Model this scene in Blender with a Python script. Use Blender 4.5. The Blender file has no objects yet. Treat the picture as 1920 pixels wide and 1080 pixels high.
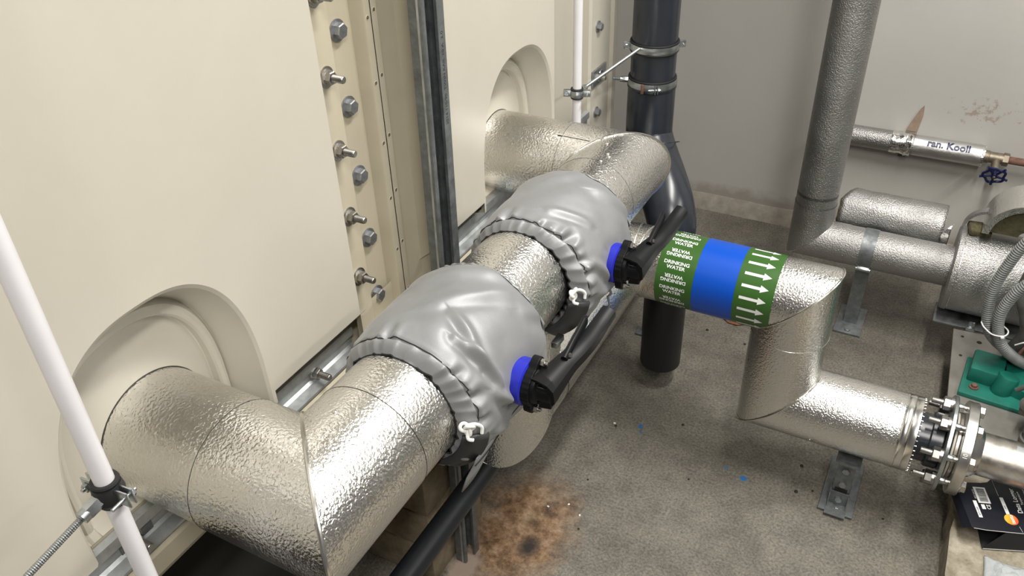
import bpy, bmesh, math, random
from mathutils import Vector, Matrix, noise
from math import sin, cos, pi, radians, sqrt, exp, atan2, hypot
random.seed(7)
S = bpy.context.scene
C = S.collection

# ------------------------------------------------------------------ camera
cd = bpy.data.cameras.new('camera'); cam = bpy.data.objects.new('camera', cd); C.objects.link(cam)
RW = ((0.8823483022902465, 0.46959224194005905, -0.030734341626734517),
      (-0.24568526637546703, 0.5153678718398725, 0.8209961672025373),
      (0.40137292301740485, -0.7168535994085192, 0.570105861821745))
cam.matrix_world = Matrix.Translation((0, 0, 1.70)) @ Matrix(RW).transposed().to_4x4()
cd.sensor_width = 36; cd.lens = 36 * 1561.465 / 1920; cd.clip_start = 0.02
S.camera = cam

# ------------------------------------------------------------------ world, exposure, room lights
w = bpy.data.worlds.new('world'); S.world = w; w.use_nodes = True
w.node_tree.nodes['Background'].inputs[0].default_value = (.9, .93, 1, 1)
w.node_tree.nodes['Background'].inputs[1].default_value = 0.03
S.view_settings.view_transform = 'Standard'; S.view_settings.look = 'None'
S.view_settings.gamma = 1; S.view_settings.use_curve_mapping = False
S.view_settings.exposure = -0.2

def area(name, loc, sx, sy, power, col=(1, .97, .92), rot=(0, 0, 0)):
    l = bpy.data.lights.new(name, 'AREA'); l.shape = 'RECTANGLE'; l.size = sx; l.size_y = sy
    l.energy = power; l.color = col
    o = bpy.data.objects.new(name, l); C.objects.link(o); o.location = loc; o.rotation_euler = rot
    return o
LAMPS = [(0.12, 1.55, 2.66, 0.14, 1.3, 66), (0.42, -0.45, 2.66, 0.14, 1.3, 58), (1.75, 1.50, 2.66, .16, 1.3, 42)]
for i, (x, y, z, sx, sy, p) in enumerate(LAMPS):
    area('batten_light', (x, y, z), sx, sy, p)

# ------------------------------------------------------------------ node helpers
def newmat(name):
    m = bpy.data.materials.new(name); m.use_nodes = True
    nt = m.node_tree; b = nt.nodes['Principled BSDF']
    return m, nt, b
def N(nt, t, **kw):
    n = nt.nodes.new(t)
    for k, v in kw.items():
        if k in n.inputs.keys(): n.inputs[k].default_value = v
        else: setattr(n, k, v)
    return n
def L(nt, a, b): nt.links.new(a, b)
def coords(nt, scale=(1, 1, 1), kind='Object'):
    tc = N(nt, 'ShaderNodeTexCoord'); mp = N(nt, 'ShaderNodeMapping'); mp.inputs['Scale'].default_value = scale
    L(nt, tc.outputs[kind], mp.inputs['Vector']); return mp.outputs[0]
def noise_n(nt, vec, scale, detail=3, rough=.5, dist=0):
    n = N(nt, 'ShaderNodeTexNoise'); n.inputs['Scale'].default_value = scale; n.inputs['Detail'].default_value = detail
    n.inputs['Roughness'].default_value = rough; n.inputs['Distortion'].default_value = dist
    L(nt, vec, n.inputs['Vector']); return n.outputs['Fac']
def ramp(nt, fac, stops):
    r = N(nt, 'ShaderNodeValToRGB'); e = r.color_ramp.elements
    while len(e) < len(stops): e.new(.5)
    for i, (p, c) in enumerate(stops):
        e[i].position = p; e[i].color = (c if len(c) == 4 else (*c, 1))
    L(nt, fac, r.inputs[0]); return r.outputs[0]
def mixc(nt, fac, a, b, mode='MIX'):
    m = N(nt, 'ShaderNodeMix', data_type='RGBA', blend_type=mode)
    for s, v in ((0, fac), (6, a), (7, b)):
        if hasattr(v, 'links'): L(nt, v, m.inputs[s])
        else: m.inputs[s].default_value = v if s == 0 else (*v, 1) if len(v) == 3 else v
    return m.outputs[2]
def maprange(nt, v, a, b, c=0, d=1):
    m = N(nt, 'ShaderNodeMapRange'); L(nt, v, m.inputs[0])
    for i, q in enumerate((a, b, c, d)): m.inputs[i + 1].default_value = q
    return m.outputs[0]
def bump(nt, bs, h, strength=.3, dist=.001, prev=None):
    b = N(nt, 'ShaderNodeBump'); b.inputs['Strength'].default_value = strength; b.inputs['Distance'].default_value = dist
    L(nt, h, b.inputs['Height'])
    if prev is not None: L(nt, prev, b.inputs['Normal'])
    L(nt, b.outputs[0], bs.inputs['Normal']); return b.outputs[0]
def simple(name, col, rough=.5, metal=0, bs=None, bd=.001, bst=.3, var=0, vs=8, spec=None, rvar=0):
    m, nt, b = newmat(name)
    b.inputs['Base Color'].default_value = (*col, 1); b.inputs['Roughness'].default_value = rough
    b.inputs['Metallic'].default_value = metal
    if spec is not None: b.inputs['Specular IOR Level'].default_value = spec
    if var or bs or rvar: v = coords(nt)
    if var:
        f = noise_n(nt, v, vs, 6, .6)
        L(nt, ramp(nt, f, [(.3, tuple(c * (1 - var) for c in col)), (.7, tuple(min(1, c * (1 + var)) for c in col))]), b.inputs['Base Color'])
    if rvar:
        L(nt, maprange(nt, noise_n(nt, v, vs * 1.7, 5), .3, .7, rough - rvar, rough + rvar), b.inputs['Roughness'])
    if bs: bump(nt, b, noise_n(nt, v, bs, 3), bst, bd)
    return m
def embossed(name, col, rough, scale, dist, strength, warp=1.5, dull=0):
    m, nt, b = newmat(name); v = coords(nt)
    b.inputs['Metallic'].default_value = 1
    f = noise_n(nt, v, 5, 5, .6)
    L(nt, ramp(nt, f, [(.3, tuple(c * .93 for c in col)), (.75, tuple(min(1, c * 1.05) for c in col))]), b.inputs['Base Color'])
    L(nt, maprange(nt, noise_n(nt, v, 9, 6), .3, .7, rough - .05, rough + .07 + dull), b.inputs['Roughness'])
    h = noise_n(nt, v, scale, 1.0, .4, warp)
    n2 = noise_n(nt, v, 11, 2)
    p = bump(nt, b, h, strength, dist)
    bump(nt, b, n2, .08, .004, p)
    return m

M = {}
M['alu'] = embossed('embossed_aluminium', (.80, .79, .76), .24, 240, .0013, 1.0, .35)
M['alu_old'] = embossed('embossed_aluminium_aged', (.42, .415, .405), .47, 270, .0020, 1.0, .3, .08)
M['seam'] = simple('seam_sealant', (.03, .028, .025), .5)
M['bead'] = simple('rolled_aluminium_bead', (.80, .78, .74), .22, 1, rvar=.05)
M['rivet'] = simple('rivet_aluminium', (.8, .79, .76), .25, 1)
M['foil'] = simple('crinkled_foil', (.80, .79, .77), .2, 1, bs=55, bd=.006, bst=.5)
M['galv'] = simple('galvanised_steel', (.46, .48, .485), .50, .75, bs=160, bd=.0003, var=.22, vs=30, rvar=.1)
M['galv_dark'] = simple('dull_galvanised_steel', (.20, .215, .22), .55, .75, bs=300, bd=.0003, var=.28, vs=45, rvar=.1)
M['zinc'] = simple('zinc_plated_steel', (.48, .51, .52), .33, 1, var=.12, vs=60)
M['bolt'] = simple('bolt_steel', (.36, .37, .39), .45, .9, bs=600, bd=.0003, var=.2, vs=120)
M['inox'] = simple('stainless_bolt', (.43, .415, .39), .34, 1, var=.15, vs=150)
M['stainless'] = simple('stained_stainless_steel', (.47, .44, .40), .38, 1, bs=120, bd=.0003, var=.3, vs=25, rvar=.1)
M['flange'] = simple('machined_flange', (.62, .61, .59), .30, 1, bs=200, bd=.0002, var=.15, vs=30)
M['cream'] = simple('cream_grp', (.53, .50, .425), .36, 0, bs=60, bd=.0006, bst=.25, var=.035, vs=4)
M['cream2'] = simple('cream_grp_flange', (.48, .435, .33), .42, 0, bs=60, bd=.0006, bst=.25, var=.05, vs=9)
M['pvc'] = simple('dark_grey_pvc', (.022, .026, .034), .27, 0, bs=15, bd=.0015, bst=.15, var=.12, vs=12)
M['pe'] = simple('black_polyethylene', (.012, .014, .018), .42, 0, bs=60, bd=.0006)
M['blackpl'] = simple('black_plastic', (.0045, .005, .006), .42, 0, bs=900, bd=.0002, spec=.22)
M['rubber'] = simple('black_rubber', (.014, .014, .014), .6)
M['blue'] = simple('blue_enamel', (.012, .018, .38), .38, 0, bs=80, bd=.0005)
M['bluewheel'] = simple('dark_blue_paint', (.005, .010, .075), .4)
M['white'] = simple('white_pvc', (.72, .71, .73), .33, 0, var=.03, vs=15)
M['cord'] = simple('white_cord', (.75, .75, .72), .7, 0, bs=900, bd=.0006)
M['vinyl'] = simple('white_lettering', (.82, .83, .82), .4)
M['green'] = simple('green_tape', (.040, .115, .022), .27, 0, bs=30, bd=.001, bst=.2)
M['bluetape'] = simple('blue_tape', (.003, .075, .50), .3, 0, bs=25, bd=.001, bst=.2)
M['teal'] = simple('green_pump_paint', (.008, .15, .11), .45, 0, var=.25, vs=15)
M['conduit'] = simple('grey_conduit', (.21, .22, .215), .45, 0, var=.12, vs=40)
M['rusty'] = simple('rusted_steel', (.19, .10, .07), .75, .2, bs=150, bd=.0008, var=.4, vs=40)
M['brass'] = simple('dull_brass', (.26, .22, .17), .5, .8, bs=90, bd=.0006, var=.3, vs=60)
M['castgrey'] = simple('grey_cast_iron', (.14, .135, .125), .6, .3, bs=120, bd=.0008, var=.35, vs=30)
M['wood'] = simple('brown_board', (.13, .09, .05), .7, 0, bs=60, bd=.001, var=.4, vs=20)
M['wool'] = simple('mineral_wool', (.10, .088, .045), .95, 0, bs=260, bd=.003, bst=.8, var=.3, vs=90)
M['card'] = simple('black_card', (.004, .005, .011), .42, 0, bs=30, bd=.0015, bst=.3)
M['cardin'] = simple('black_card_inside', (.010, .010, .012), .6)
M['cardedge'] = simple('pale_card_edge', (.5, .5, .48), .8)
M['print'] = simple('white_print', (.78, .78, .76), .5)
M['leaf'] = simple('dry_leaf', (.20, .075, .03), .7, 0, var=.3, vs=60)
M['debris'] = simple('dark_grit', (.02, .02, .02), .8)
M['chip'] = simple('blue_paint_chip', (.01, .10, .32), .6)
M['tile'] = simple('ceiling_paint', (.26, .26, .26), .9)
M['housing'] = simple('lamp_housing', (.8, .8, .78), .5)
M['skid'] = simple('grey_painted_steel', (.21, .20, .18), .5, .2, bs=40, bd=.0008, var=.2, vs=12)
M['darkin'] = simple('shade_and_print_black', (.015, .013, .011), .9)  # near-black standing in for shade in hollows and under the tank; also stamped text

def m_orange():
    m, nt, b = newmat('orange_logo_print'); v = coords(nt)
    sx = N(nt, 'ShaderNodeSeparateXYZ'); L(nt, v, sx.inputs[0])
    L(nt, ramp(nt, maprange(nt, sx.outputs[0], .004, .026), [(0, (.85, .42, .03)), (1, (.70, .07, .02))]), b.inputs['Base Color'])
    return m
M['orange'] = m_orange()

def m_jacket():
    m, nt, b = newmat('coated_glass_cloth'); v = coords(nt)
    f = noise_n(nt, v, 14, 5, .55)
    L(nt, ramp(nt, f, [(.3, (.222, .228, .234)), (.7, (.27, .275, .281))]), b.inputs['Base Color'])
    b.inputs['Roughness'].default_value = .47; b.inputs['Metallic'].default_value = .3
    b.inputs['Sheen Weight'].default_value = .1
    n2 = noise_n(nt, v, 30, 3, .5)
    p = bump(nt, b, n2, .12, .005)
    wv = noise_n(nt, v, 900, 1)
    bump(nt, b, wv, .25, .0006, p)
    return m
M['jacket'] = m_jacket()
M['jacket_in'] = simple('dark_jacket_lining', (.035, .037, .038), .5, 0, bs=40, bd=.004)
M['thread'] = simple('black_thread', (.012, .012, .012), .8)

def m_wrap():
    m, nt, b = newmat('clear_plastic_film'); v = coords(nt)
    b.inputs['Base Color'].default_value = (.62, .65, .66, 1); b.inputs['Roughness'].default_value = .12
    b.inputs['Transmission Weight'].default_value = .35; b.inputs['IOR'].default_value = 1.3
    bump(nt, b, noise_n(nt, v, 90, 4, .6, 1), .6, .004)
    return m
M['wrap'] = m_wrap()

def m_floor():
    m, nt, b = newmat('concrete_floor'); v = coords(nt)
    big = noise_n(nt, v, 2.2, 5, .6, .4); mid = noise_n(nt, v, 13, 6, .7); fine = noise_n(nt, v, 150, 4, .7)
    c = ramp(nt, big, [(.3, (.115, .105, .088)), (.5, (.160, .148, .124)), (.7, (.205, .193, .165))])
    c2 = ramp(nt, mid, [(.32, (.68, .67, .65)), (.5, (.97, .97, .97)), (.7, (1.22, 1.2, 1.16))])
    c = mixc(nt, .8, c, c2, 'MULTIPLY')
    c3 = ramp(nt, fine, [(.34, (.40, .40, .40)), (.5, (1, 1, 1)), (.66, (1.6, 1.57, 1.5))])
    c = mixc(nt, .7, c, c3, 'MULTIPLY')
    def spot(cx, cy, rx, ry, nscale, amp, lo, hi):
        s = N(nt, 'ShaderNodeVectorMath', operation='SUBTRACT'); L(nt, v, s.inputs[0]); s.inputs[1].default_value = (cx, cy, 0)
        d = N(nt, 'ShaderNodeVectorMath', operation='MULTIPLY'); L(nt, s.outputs[0], d.inputs[0]); d.inputs[1].default_value = (1 / rx, 1 / ry, 0)
        l = N(nt, 'ShaderNodeVectorMath', operation='LENGTH'); L(nt, d.outputs[0], l.inputs[0])
        nn = noise_n(nt, v, nscale, 5, .65)
        q = N(nt, 'ShaderNodeMath', operation='MULTIPLY_ADD'); L(nt, nn, q.inputs[0]); q.inputs[1].default_value = amp; L(nt, l.outputs['Value'], q.inputs[2])
        return maprange(nt, q.outputs[0], lo + amp * .5, hi + amp * .5, 1, 0)
    rust = spot(-.68, 1.20, .145, .20, 16, .9, .55, 1.15)
    rc = ramp(nt, noise_n(nt, v, 26, 9, .78), [(.36, (.055, .03, .018)), (.46, (.17, .09, .04)), (.54, (.28, .17, .09)), (.66, (.42, .32, .22))])
    rm = N(nt, 'ShaderNodeMath', operation='MULTIPLY'); L(nt, rust, rm.inputs[0]); rm.inputs[1].default_value = .85
    c = mixc(nt, rm.outputs[0], c, rc)
    dk = spot(-.632, 1.165, .024, .032, 60, 1.1, .4, 1.4)
    c = mixc(nt, dk, c, (.035, .028, .025))
    dk2 = spot(-.655, 1.235, .03, .02, 40, 1.0, .3, 1.2)
    c = mixc(nt, maprange(nt, dk2, 0, 1, 0, .5), c, (.06, .035, .022))
    pale = spot(-.745, 1.04, .045, .07, 50, 1.0, .5, 1.0)
    c = mixc(nt, pale, c, (.42, .33, .27))
    for (x, y, rx, ry) in ((-.222, 1.618, .010, .009), (-.274, 1.636, .005, .005), (-.537, 1.682, .006, .010), (-.527, 1.66, .004, .004)):
        c = mixc(nt, spot(x, y, rx, ry, 120, .5, .8, 1.0), c, (.02, .13, .36))
    L(nt, c, b.inputs['Base Color']); b.inputs['Roughness'].default_value = .62
    b.inputs['Specular IOR Level'].default_value = .35
    p = bump(nt, b, mid, .25, .004); bump(nt, b, fine, .35, .0012, p)
    return m
M['floor'] = m_floor()

def m_wall():
    m, nt, b = newmat('painted_wall'); v = coords(nt)
    f = noise_n(nt, v, 1.4, 4, .5)
    c = ramp(nt, f, [(.35, (.50, .485, .45)), (.65, (.56, .545, .505))])
    # scuffs and chips
    sc = noise_n(nt, coords(nt, (4, 1, 9)), 2.4, 7, .75, 1.2)
    c = mixc(nt, maprange(nt, sc, .69, .73, 0, .6), c, (.25, .21, .17))
    s = N(nt, 'ShaderNodeVectorMath', operation='SUBTRACT'); L(nt, v, s.inputs[0]); s.inputs[1].default_value = (.13, 3.0, .56)
    d = N(nt, 'ShaderNodeVectorMath', operation='MULTIPLY'); L(nt, s.outputs[0], d.inputs[0]); d.inputs[1].default_value = (1 / .13, 0, 1 / .055)
    l = N(nt, 'ShaderNodeVectorMath', operation='LENGTH'); L(nt, d.outputs[0], l.inputs[0])
    ch = noise_n(nt, v, 34, 5, .7)
    mm = N(nt, 'ShaderNodeMath', operation='SUBTRACT'); L(nt, ch, mm.inputs[0]); q = N(nt, 'ShaderNodeMath', operation='MULTIPLY'); L(nt, l.outputs['Value'], q.inputs[0]); q.inputs[1].default_value = .14; L(nt, q.outputs[0], mm.inputs[1])
    c = mixc(nt, maprange(nt, mm.outputs[0], .45, .53, 0, .8), c, (.34, .27, .21))
    sz = N(nt, 'ShaderNodeSeparateXYZ'); L(nt, v, sz.inputs[0])
    dirt = N(nt, 'ShaderNodeMath', operation='MULTIPLY_ADD'); L(nt, noise_n(nt, v, 9, 6, .7), dirt.inputs[0]); dirt.inputs[1].default_value = .16; L(nt, sz.outputs[2], dirt.inputs[2])
    c = mixc(nt, maprange(nt, dirt.outputs[0], .155, .20, .55, 0), c, (.24, .19, .15))
    L(nt, c, b.inputs['Base Color']); b.inputs['Roughness'].default_value = .55
    p = bump(nt, b, noise_n(nt, v, 8, 4), .25, .006); bump(nt, b, noise_n(nt, v, 90, 3), .2, .0012, p)
    return m
M['wall'] = m_wall()

def m_brick():
    m, nt, b = newmat('stained_masonry'); v = coords(nt)
    f = noise_n(nt, v, 12, 6, .7)
    c = ramp(nt, f, [(.3, (.10, .075, .045)), (.5, (.19, .15, .095)), (.7, (.29, .24, .165))])
    L(nt, c, b.inputs['Base Color']); b.inputs['Roughness'].default_value = .85
    p = bump(nt, b, f, .5, .004); bump(nt, b, noise_n(nt, v, 120, 4, .7), .5, .002, p)
    return m
M['brick'] = m_brick()
def m_plinth():
    m, nt, b = newmat('rough_concrete'); v = coords(nt)
    f = noise_n(nt, v, 18, 7, .72)
    c = ramp(nt, f, [(.3, (.13, .10, .065)), (.5, (.27, .235, .175)), (.7, (.42, .38, .30))])
    L(nt, c, b.inputs['Base Color']); b.inputs['Roughness'].default_value = .8
    p = bump(nt, b, f, .6, .006); bump(nt, b, noise_n(nt, v, 200, 4, .7), .5, .002, p)
    return m
M['plinth'] = m_plinth()

# ------------------------------------------------------------------ mesh helpers
ORG = {}
def frame(axis):
    a = Vector(axis).normalized(); u = a.orthogonal().normalized()
    if abs(a.z) < .9:
        u = a.cross(Vector((0, 0, 1))).normalized()
    else: u = Vector((1, 0, 0)); u = (u - a * u.dot(a)).normalized()
    return a, u, a.cross(u).normalized()
class MB:
    def __init__(s): s.v = []; s.f = []
    def add(s, vs, fs):
        o = len(s.v); s.v += [Vector(p) for p in vs]; s.f += [tuple(i + o for i in f) for f in fs]; return s
    def bm(s, b):
        b.verts.index_update(); return s.add([v.co.copy() for v in b.verts], [[v.index for v in f.verts] for f in b.faces])
    def box(s, c, size, rot=None, bev=0, seg=2):
        b = bmesh.new(); bmesh.ops.create_cube(b, size=1)
        for v in b.verts: v.co = Vector((v.co.x * size[0], v.co.y * size[1], v.co.z * size[2]))
        if bev: bmesh.ops.bevel(b, geom=b.edges[:], offset=bev, segments=seg, affect='EDGES', profile=.5)
        if rot is not None:
            R = rot if isinstance(rot, Matrix) else __import__('mathutils').Euler(rot).to_matrix()
            for v in b.verts: v.co = R @ v.co
        for v in b.verts: v.co += Vector(c)
        s.bm(b); b.free(); return s
    def lathe(s, o, axis, prof, n=32, a0=0, a1=2 * pi, close=True):
        """prof: (t along axis, r)"""
        a, u, w = frame(axis); o = Vector(o); full = abs(a1 - a0 - 2 * pi) < 1e-6
        k = n if full else n + 1; vs = []; fs = []
        for t, r in prof:
            for i in range(k):
                q = a0 + (a1 - a0) * i / n
                vs.append(o + a * t + (u * cos(q) + w * sin(q)) * max(r, 1e-5))
        for j in range(len(prof) - 1):
            for i in range(n):
                i2 = (i + 1) % k
                fs.append((j * k + i, j * k + i2, (j + 1) * k + i2, (j + 1) * k + i))
        return s.add(vs, fs)
    def cyl(s, p0, p1, r, n=28, bev=0, r1=None):
        p0 = Vector(p0); p1 = Vector(p1); h = (p1 - p0).length; r1 = r if r1 is None else r1
        if bev: pr = [(0, 0), (0, r - bev), (bev * .3, r - bev * .3), (bev, r), (h - bev, r1), (h - bev * .3, r1 - bev * .3), (h, r1 - bev), (h, 0)]
        else: pr = [(0, 0), (0, r), (h, r1), (h, 0)]
        return s.lathe(p0, p1 - p0, pr, n)
    def hexa(s, c, axis, r, h, rot=0, ch=.12):
        a, u, w = frame(axis); c = Vector(c); vs = []; fs = []
        rings = [(0, r), (h * (1 - ch), r), (h, r * .86)]
        for t, rr in rings:
            for i in range(6):
                q = rot + i * pi / 3; vs.append(c + a * t + (u * cos(q) + w * sin(q)) * rr)
        for j in range(2):
            for i in range(6): fs.append((j * 6 + i, j * 6 + (i + 1) % 6, (j + 1) * 6 + (i + 1) % 6, (j + 1) * 6 + i))
        fs.append(tuple(range(12, 18))); fs.append(tuple(range(5, -1, -1)))
        return s.add(vs, fs)
    def tube(s, pts, r, n=12, cap=True, closed=False, rf=None):
        P = [Vector(p) for p in pts]; m = len(P); vs = []; fs = []; u = None
        for i in range(m):
            if closed: t = P[(i + 1) % m] - P[i - 1]
            else: t = P[min(i + 1, m - 1)] - P[max(i - 1, 0)]
            t.normalize()
            if u is None: _, u, _ = frame(t)
            u = (u - t * u.dot(t)).normalized(); ww = t.cross(u)
            rr = rf(i) if rf else (r[i] if isinstance(r, (list, tuple)) else r)
            for k in range(n):
                q = 2 * pi * k / n; vs.append(P[i] + (u * cos(q) + ww * sin(q)) * rr)
        for i in range(m if closed else m - 1):
            i2 = (i + 1) % m
            for k in range(n): fs.append((i * n + k, i * n + (k + 1) % n, i2 * n + (k + 1) % n, i2 * n + k))
        if cap and not closed: fs += [tuple(range(n - 1, -1, -1)), tuple(range((m - 1) * n, m * n))]
        return s.add(vs, fs)
    def prism(s, poly, vec):
        """poly: 3D points of a planar outline, extruded by vec"""
        n = len(poly); vec = Vector(vec); P = [Vector(p) for p in poly]
        return s.add(P + [p + vec for p in P], [tuple(range(n - 1, -1, -1)), tuple(range(n, 2 * n))] + [(i, (i + 1) % n, n + (i + 1) % n, n + i) for i in range(n)])
    def sheet(s, poly, vec):
        """open profile extruded by vec, no caps"""
        n = len(poly); vec = Vector(vec); P = [Vector(p) for p in poly]
        return s.add(P + [p + vec for p in P], [(i, i + 1, n + i + 1, n + i) for i in range(n - 1)])
    def build(s, name, mat, parent=None, sharp=32, bevel=0):
        o = Vector(ORG[parent.name]) if parent else Vector((0, 0, 0))
        me = bpy.data.meshes.new(name); me.from_pydata([tuple(v - o) for v in s.v], [], s.f); me.validate()
        b = bmesh.new(); b.from_mesh(me); bmesh.ops.remove_doubles(b, verts=b.verts, dist=1e-6)
        bmesh.ops.recalc_face_normals(b, faces=b.faces); b.to_mesh(me); b.free()
        me.materials.append(M[mat])
        for p in me.polygons: p.use_smooth = True
        me.set_sharp_from_angle(angle=radians(sharp))
        ob = bpy.data.objects.new(name, me); C.objects.link(ob)
        if parent: ob.parent = parent
        ORG[ob.name] = tuple(o)
        if bevel:
            md = ob.modifiers.new('bevel', 'BEVEL'); md.width = bevel; md.segments = 2; md.limit_method = 'ANGLE'
        return ob
def thing(name, label, cat, loc, group=None):
    o = bpy.data.objects.new(name, None); C.objects.link(o); o.location = loc; o.empty_display_size = .05
    o['label'] = label; o['category'] = cat
    if group: o['group'] = group
    ORG[o.name] = tuple(loc); return o
def tag(o, label, cat, group=None):
    o['label'] = label; o['category'] = cat
    if group: o['group'] = group
    return o
def solo(mb, name, mat, label, cat, loc, group=None, **kw):
    """a thing that is one mesh, with its origin at loc"""
    for v in mb.v: v -= Vector(loc)
    o = mb.build(name, mat, **kw); o.location = loc; ORG[o.name] = tuple(loc)
    return tag(o, label, cat, group)
def structure(o): o['kind'] = 'structure'; return o
def dup(root, delta, label=None):
    r = root.copy(); C.objects.link(r); r.location = Vector(root.location) + Vector(delta)
    if label: r['label'] = label
    for ch in list(root.children):
        c = ch.copy(); C.objects.link(c); c.parent = r
        for g in list(ch.children):
            d = g.copy(); C.objects.link(d); d.parent = c
    return r
def dup_part(o, delta, parent=None):
    c = o.copy(); C.objects.link(c); c.parent = parent or o.parent; c.location = Vector(o.location) + Vector(delta)
    for g in list(o.children):
        d = g.copy(); C.objects.link(d); d.parent = c
    return c
def smooth_path(pts, n=8):
    """Catmull-Rom through pts"""
    P = [Vector(p) for p in pts]; P = [P[0] * 2 - P[1]] + P + [P[-1] * 2 - P[-2]]; out = []
    for i in range(1, len(P) - 2):
        for k in range(n):
            t = k / n; a, b, c, d = P[i - 1:i + 3]
            out.append(.5 * ((2 * b) + (c - a) * t + (2 * a - 5 * b + 4 * c - d) * t * t + (3 * b - a - 3 * c + d) * t ** 3))
    out.append(P[-2]); return out
def mitre(o, axis, r, p0, p1, n=96, jit=0):
    """open cylinder wall between two cutting planes (point, normal); returns MB and end loops"""
    a, u, w = frame(axis); o = Vector(o); m = MB(); A = []; B = []
    for i in range(n):
        q = 2 * pi * i / n; b = o + (u * cos(q) + w * sin(q)) * r
        ts = []
        for (pt, nn) in (p0, p1):
            nn = Vector(nn); ts.append((Vector(pt) - b).dot(nn) / a.dot(nn))
        A.append(b + a * ts[0]); B.append(b + a * ts[1])
    fs = []; k = 8; vs = []
    for j in range(k + 1):
        for i in range(n): vs.append(A[i].lerp(B[i], j / k))
    for j in range(k):
        for i in range(n): fs.append((j * n + i, j * n + (i + 1) % n, (j + 1) * n + (i + 1) % n, (j + 1) * n + i))
    m.add(vs, fs); return m, A, B
def text_geo(s, size, bold=.0, align='CENTER', space=1.0, cuts=0):
    cu = bpy.data.curves.new('lettering_curve', 'FONT'); cu.body = s; cu.size = size; cu.align_x = align; cu.align_y = 'CENTER'
    cu.offset = bold * size; cu.space_character = space; cu.resolution_u = 3
    o = bpy.data.objects.new('lettering_curve', cu); C.objects.link(o); bpy.context.view_layer.update()
    me = bpy.data.meshes.new_from_object(o)
    if cuts:                                   # horizontal cuts let tall letters follow a curved surface
        b = bmesh.new(); b.from_mesh(me)
        for k in range(-cuts, cuts + 1):
            bmesh.ops.bisect_plane(b, geom=b.verts[:] + b.edges[:] + b.faces[:], plane_co=(0, k * size / cuts * .6, 0), plane_no=(0, 1, 0))
        b.to_mesh(me); b.free()
    r = ([v.co.copy() for v in me.vertices], [tuple(p.vertices) for p in me.polygons])
    bpy.data.objects.remove(o); bpy.data.meshes.remove(me); bpy.data.curves.remove(cu); return r

# ------------------------------------------------------------------ room
TX, FX = -.80, -.85            # tank face plane, flange plane
m = MB().add([(-2.6, -2.5, 0), (3.2, -2.5, 0), (3.2, 3.0, 0), (-2.6, 3.0, 0)], [(0, 1, 2, 3)]); structure(m.build('floor', 'floor'))
M['darkwall'] = simple('grey_plant_room_wall', (.17, .17, .18), .8)
def wallbox(name, c, s, m='darkwall'): structure(MB().box(c, s).build(name, m))
wallbox('wall_back', (.3, 3.05, 1.36), (5.8, .1, 2.72), 'wall'); wallbox('wall_right', (3.25, .25, 1.36), (.1, 5.6, 2.72))
wallbox('wall_front', (.3, -2.55, 1.36), (5.8, .1, 2.72)); wallbox('wall_left', (-2.65, .25, 1.36), (.1, 5.6, 2.72))
structure(MB().box((.3, .25, 2.77), (5.9, 5.7, .1)).build('ceiling', 'tile'))
# sloped mortar fillet where the wall meets the floor
P = []
ys = [(3.0, .062), (2.995, .058), (2.984, .03), (2.972, .0)]
mb = MB(); vs = []; K = 120
for i in range(K + 1):
    x = -2.5 + 5.6 * i / K; j = noise.noise(Vector((x * 9, 0, 0))) * .012
    for k, (y, z) in enumerate(ys): vs.append((x, y - (j * .6 if k > 1 else 0), max(0, z + (j if k < 3 else 0))))
mb.add(vs, [(i * 4 + k, i * 4 + k + 1, i * 4 + k + 5, i * 4 + k + 4) for i in range(K) for k in range(3)])
M['ledge'] = simple('mortar_ledge', (.30, .27, .225), .85, bs=60, bd=.003, var=.25, vs=25)
structure(mb.build('trim_1', 'ledge'))
for i, (x, y, z, sx, sy, p) in enumerate(LAMPS):
    lp = thing('batten_lamp', ['long white ceiling batten over the pipes', 'long white ceiling batten behind the camera', 'long white ceiling batten at the right of the room'][i], 'lamp', (x, y, 2.72))
    MB().box((x, y, 2.70), (sx + .04, sy + .04, .04), bev=.005).build('housing', 'housing', lp)

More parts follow.
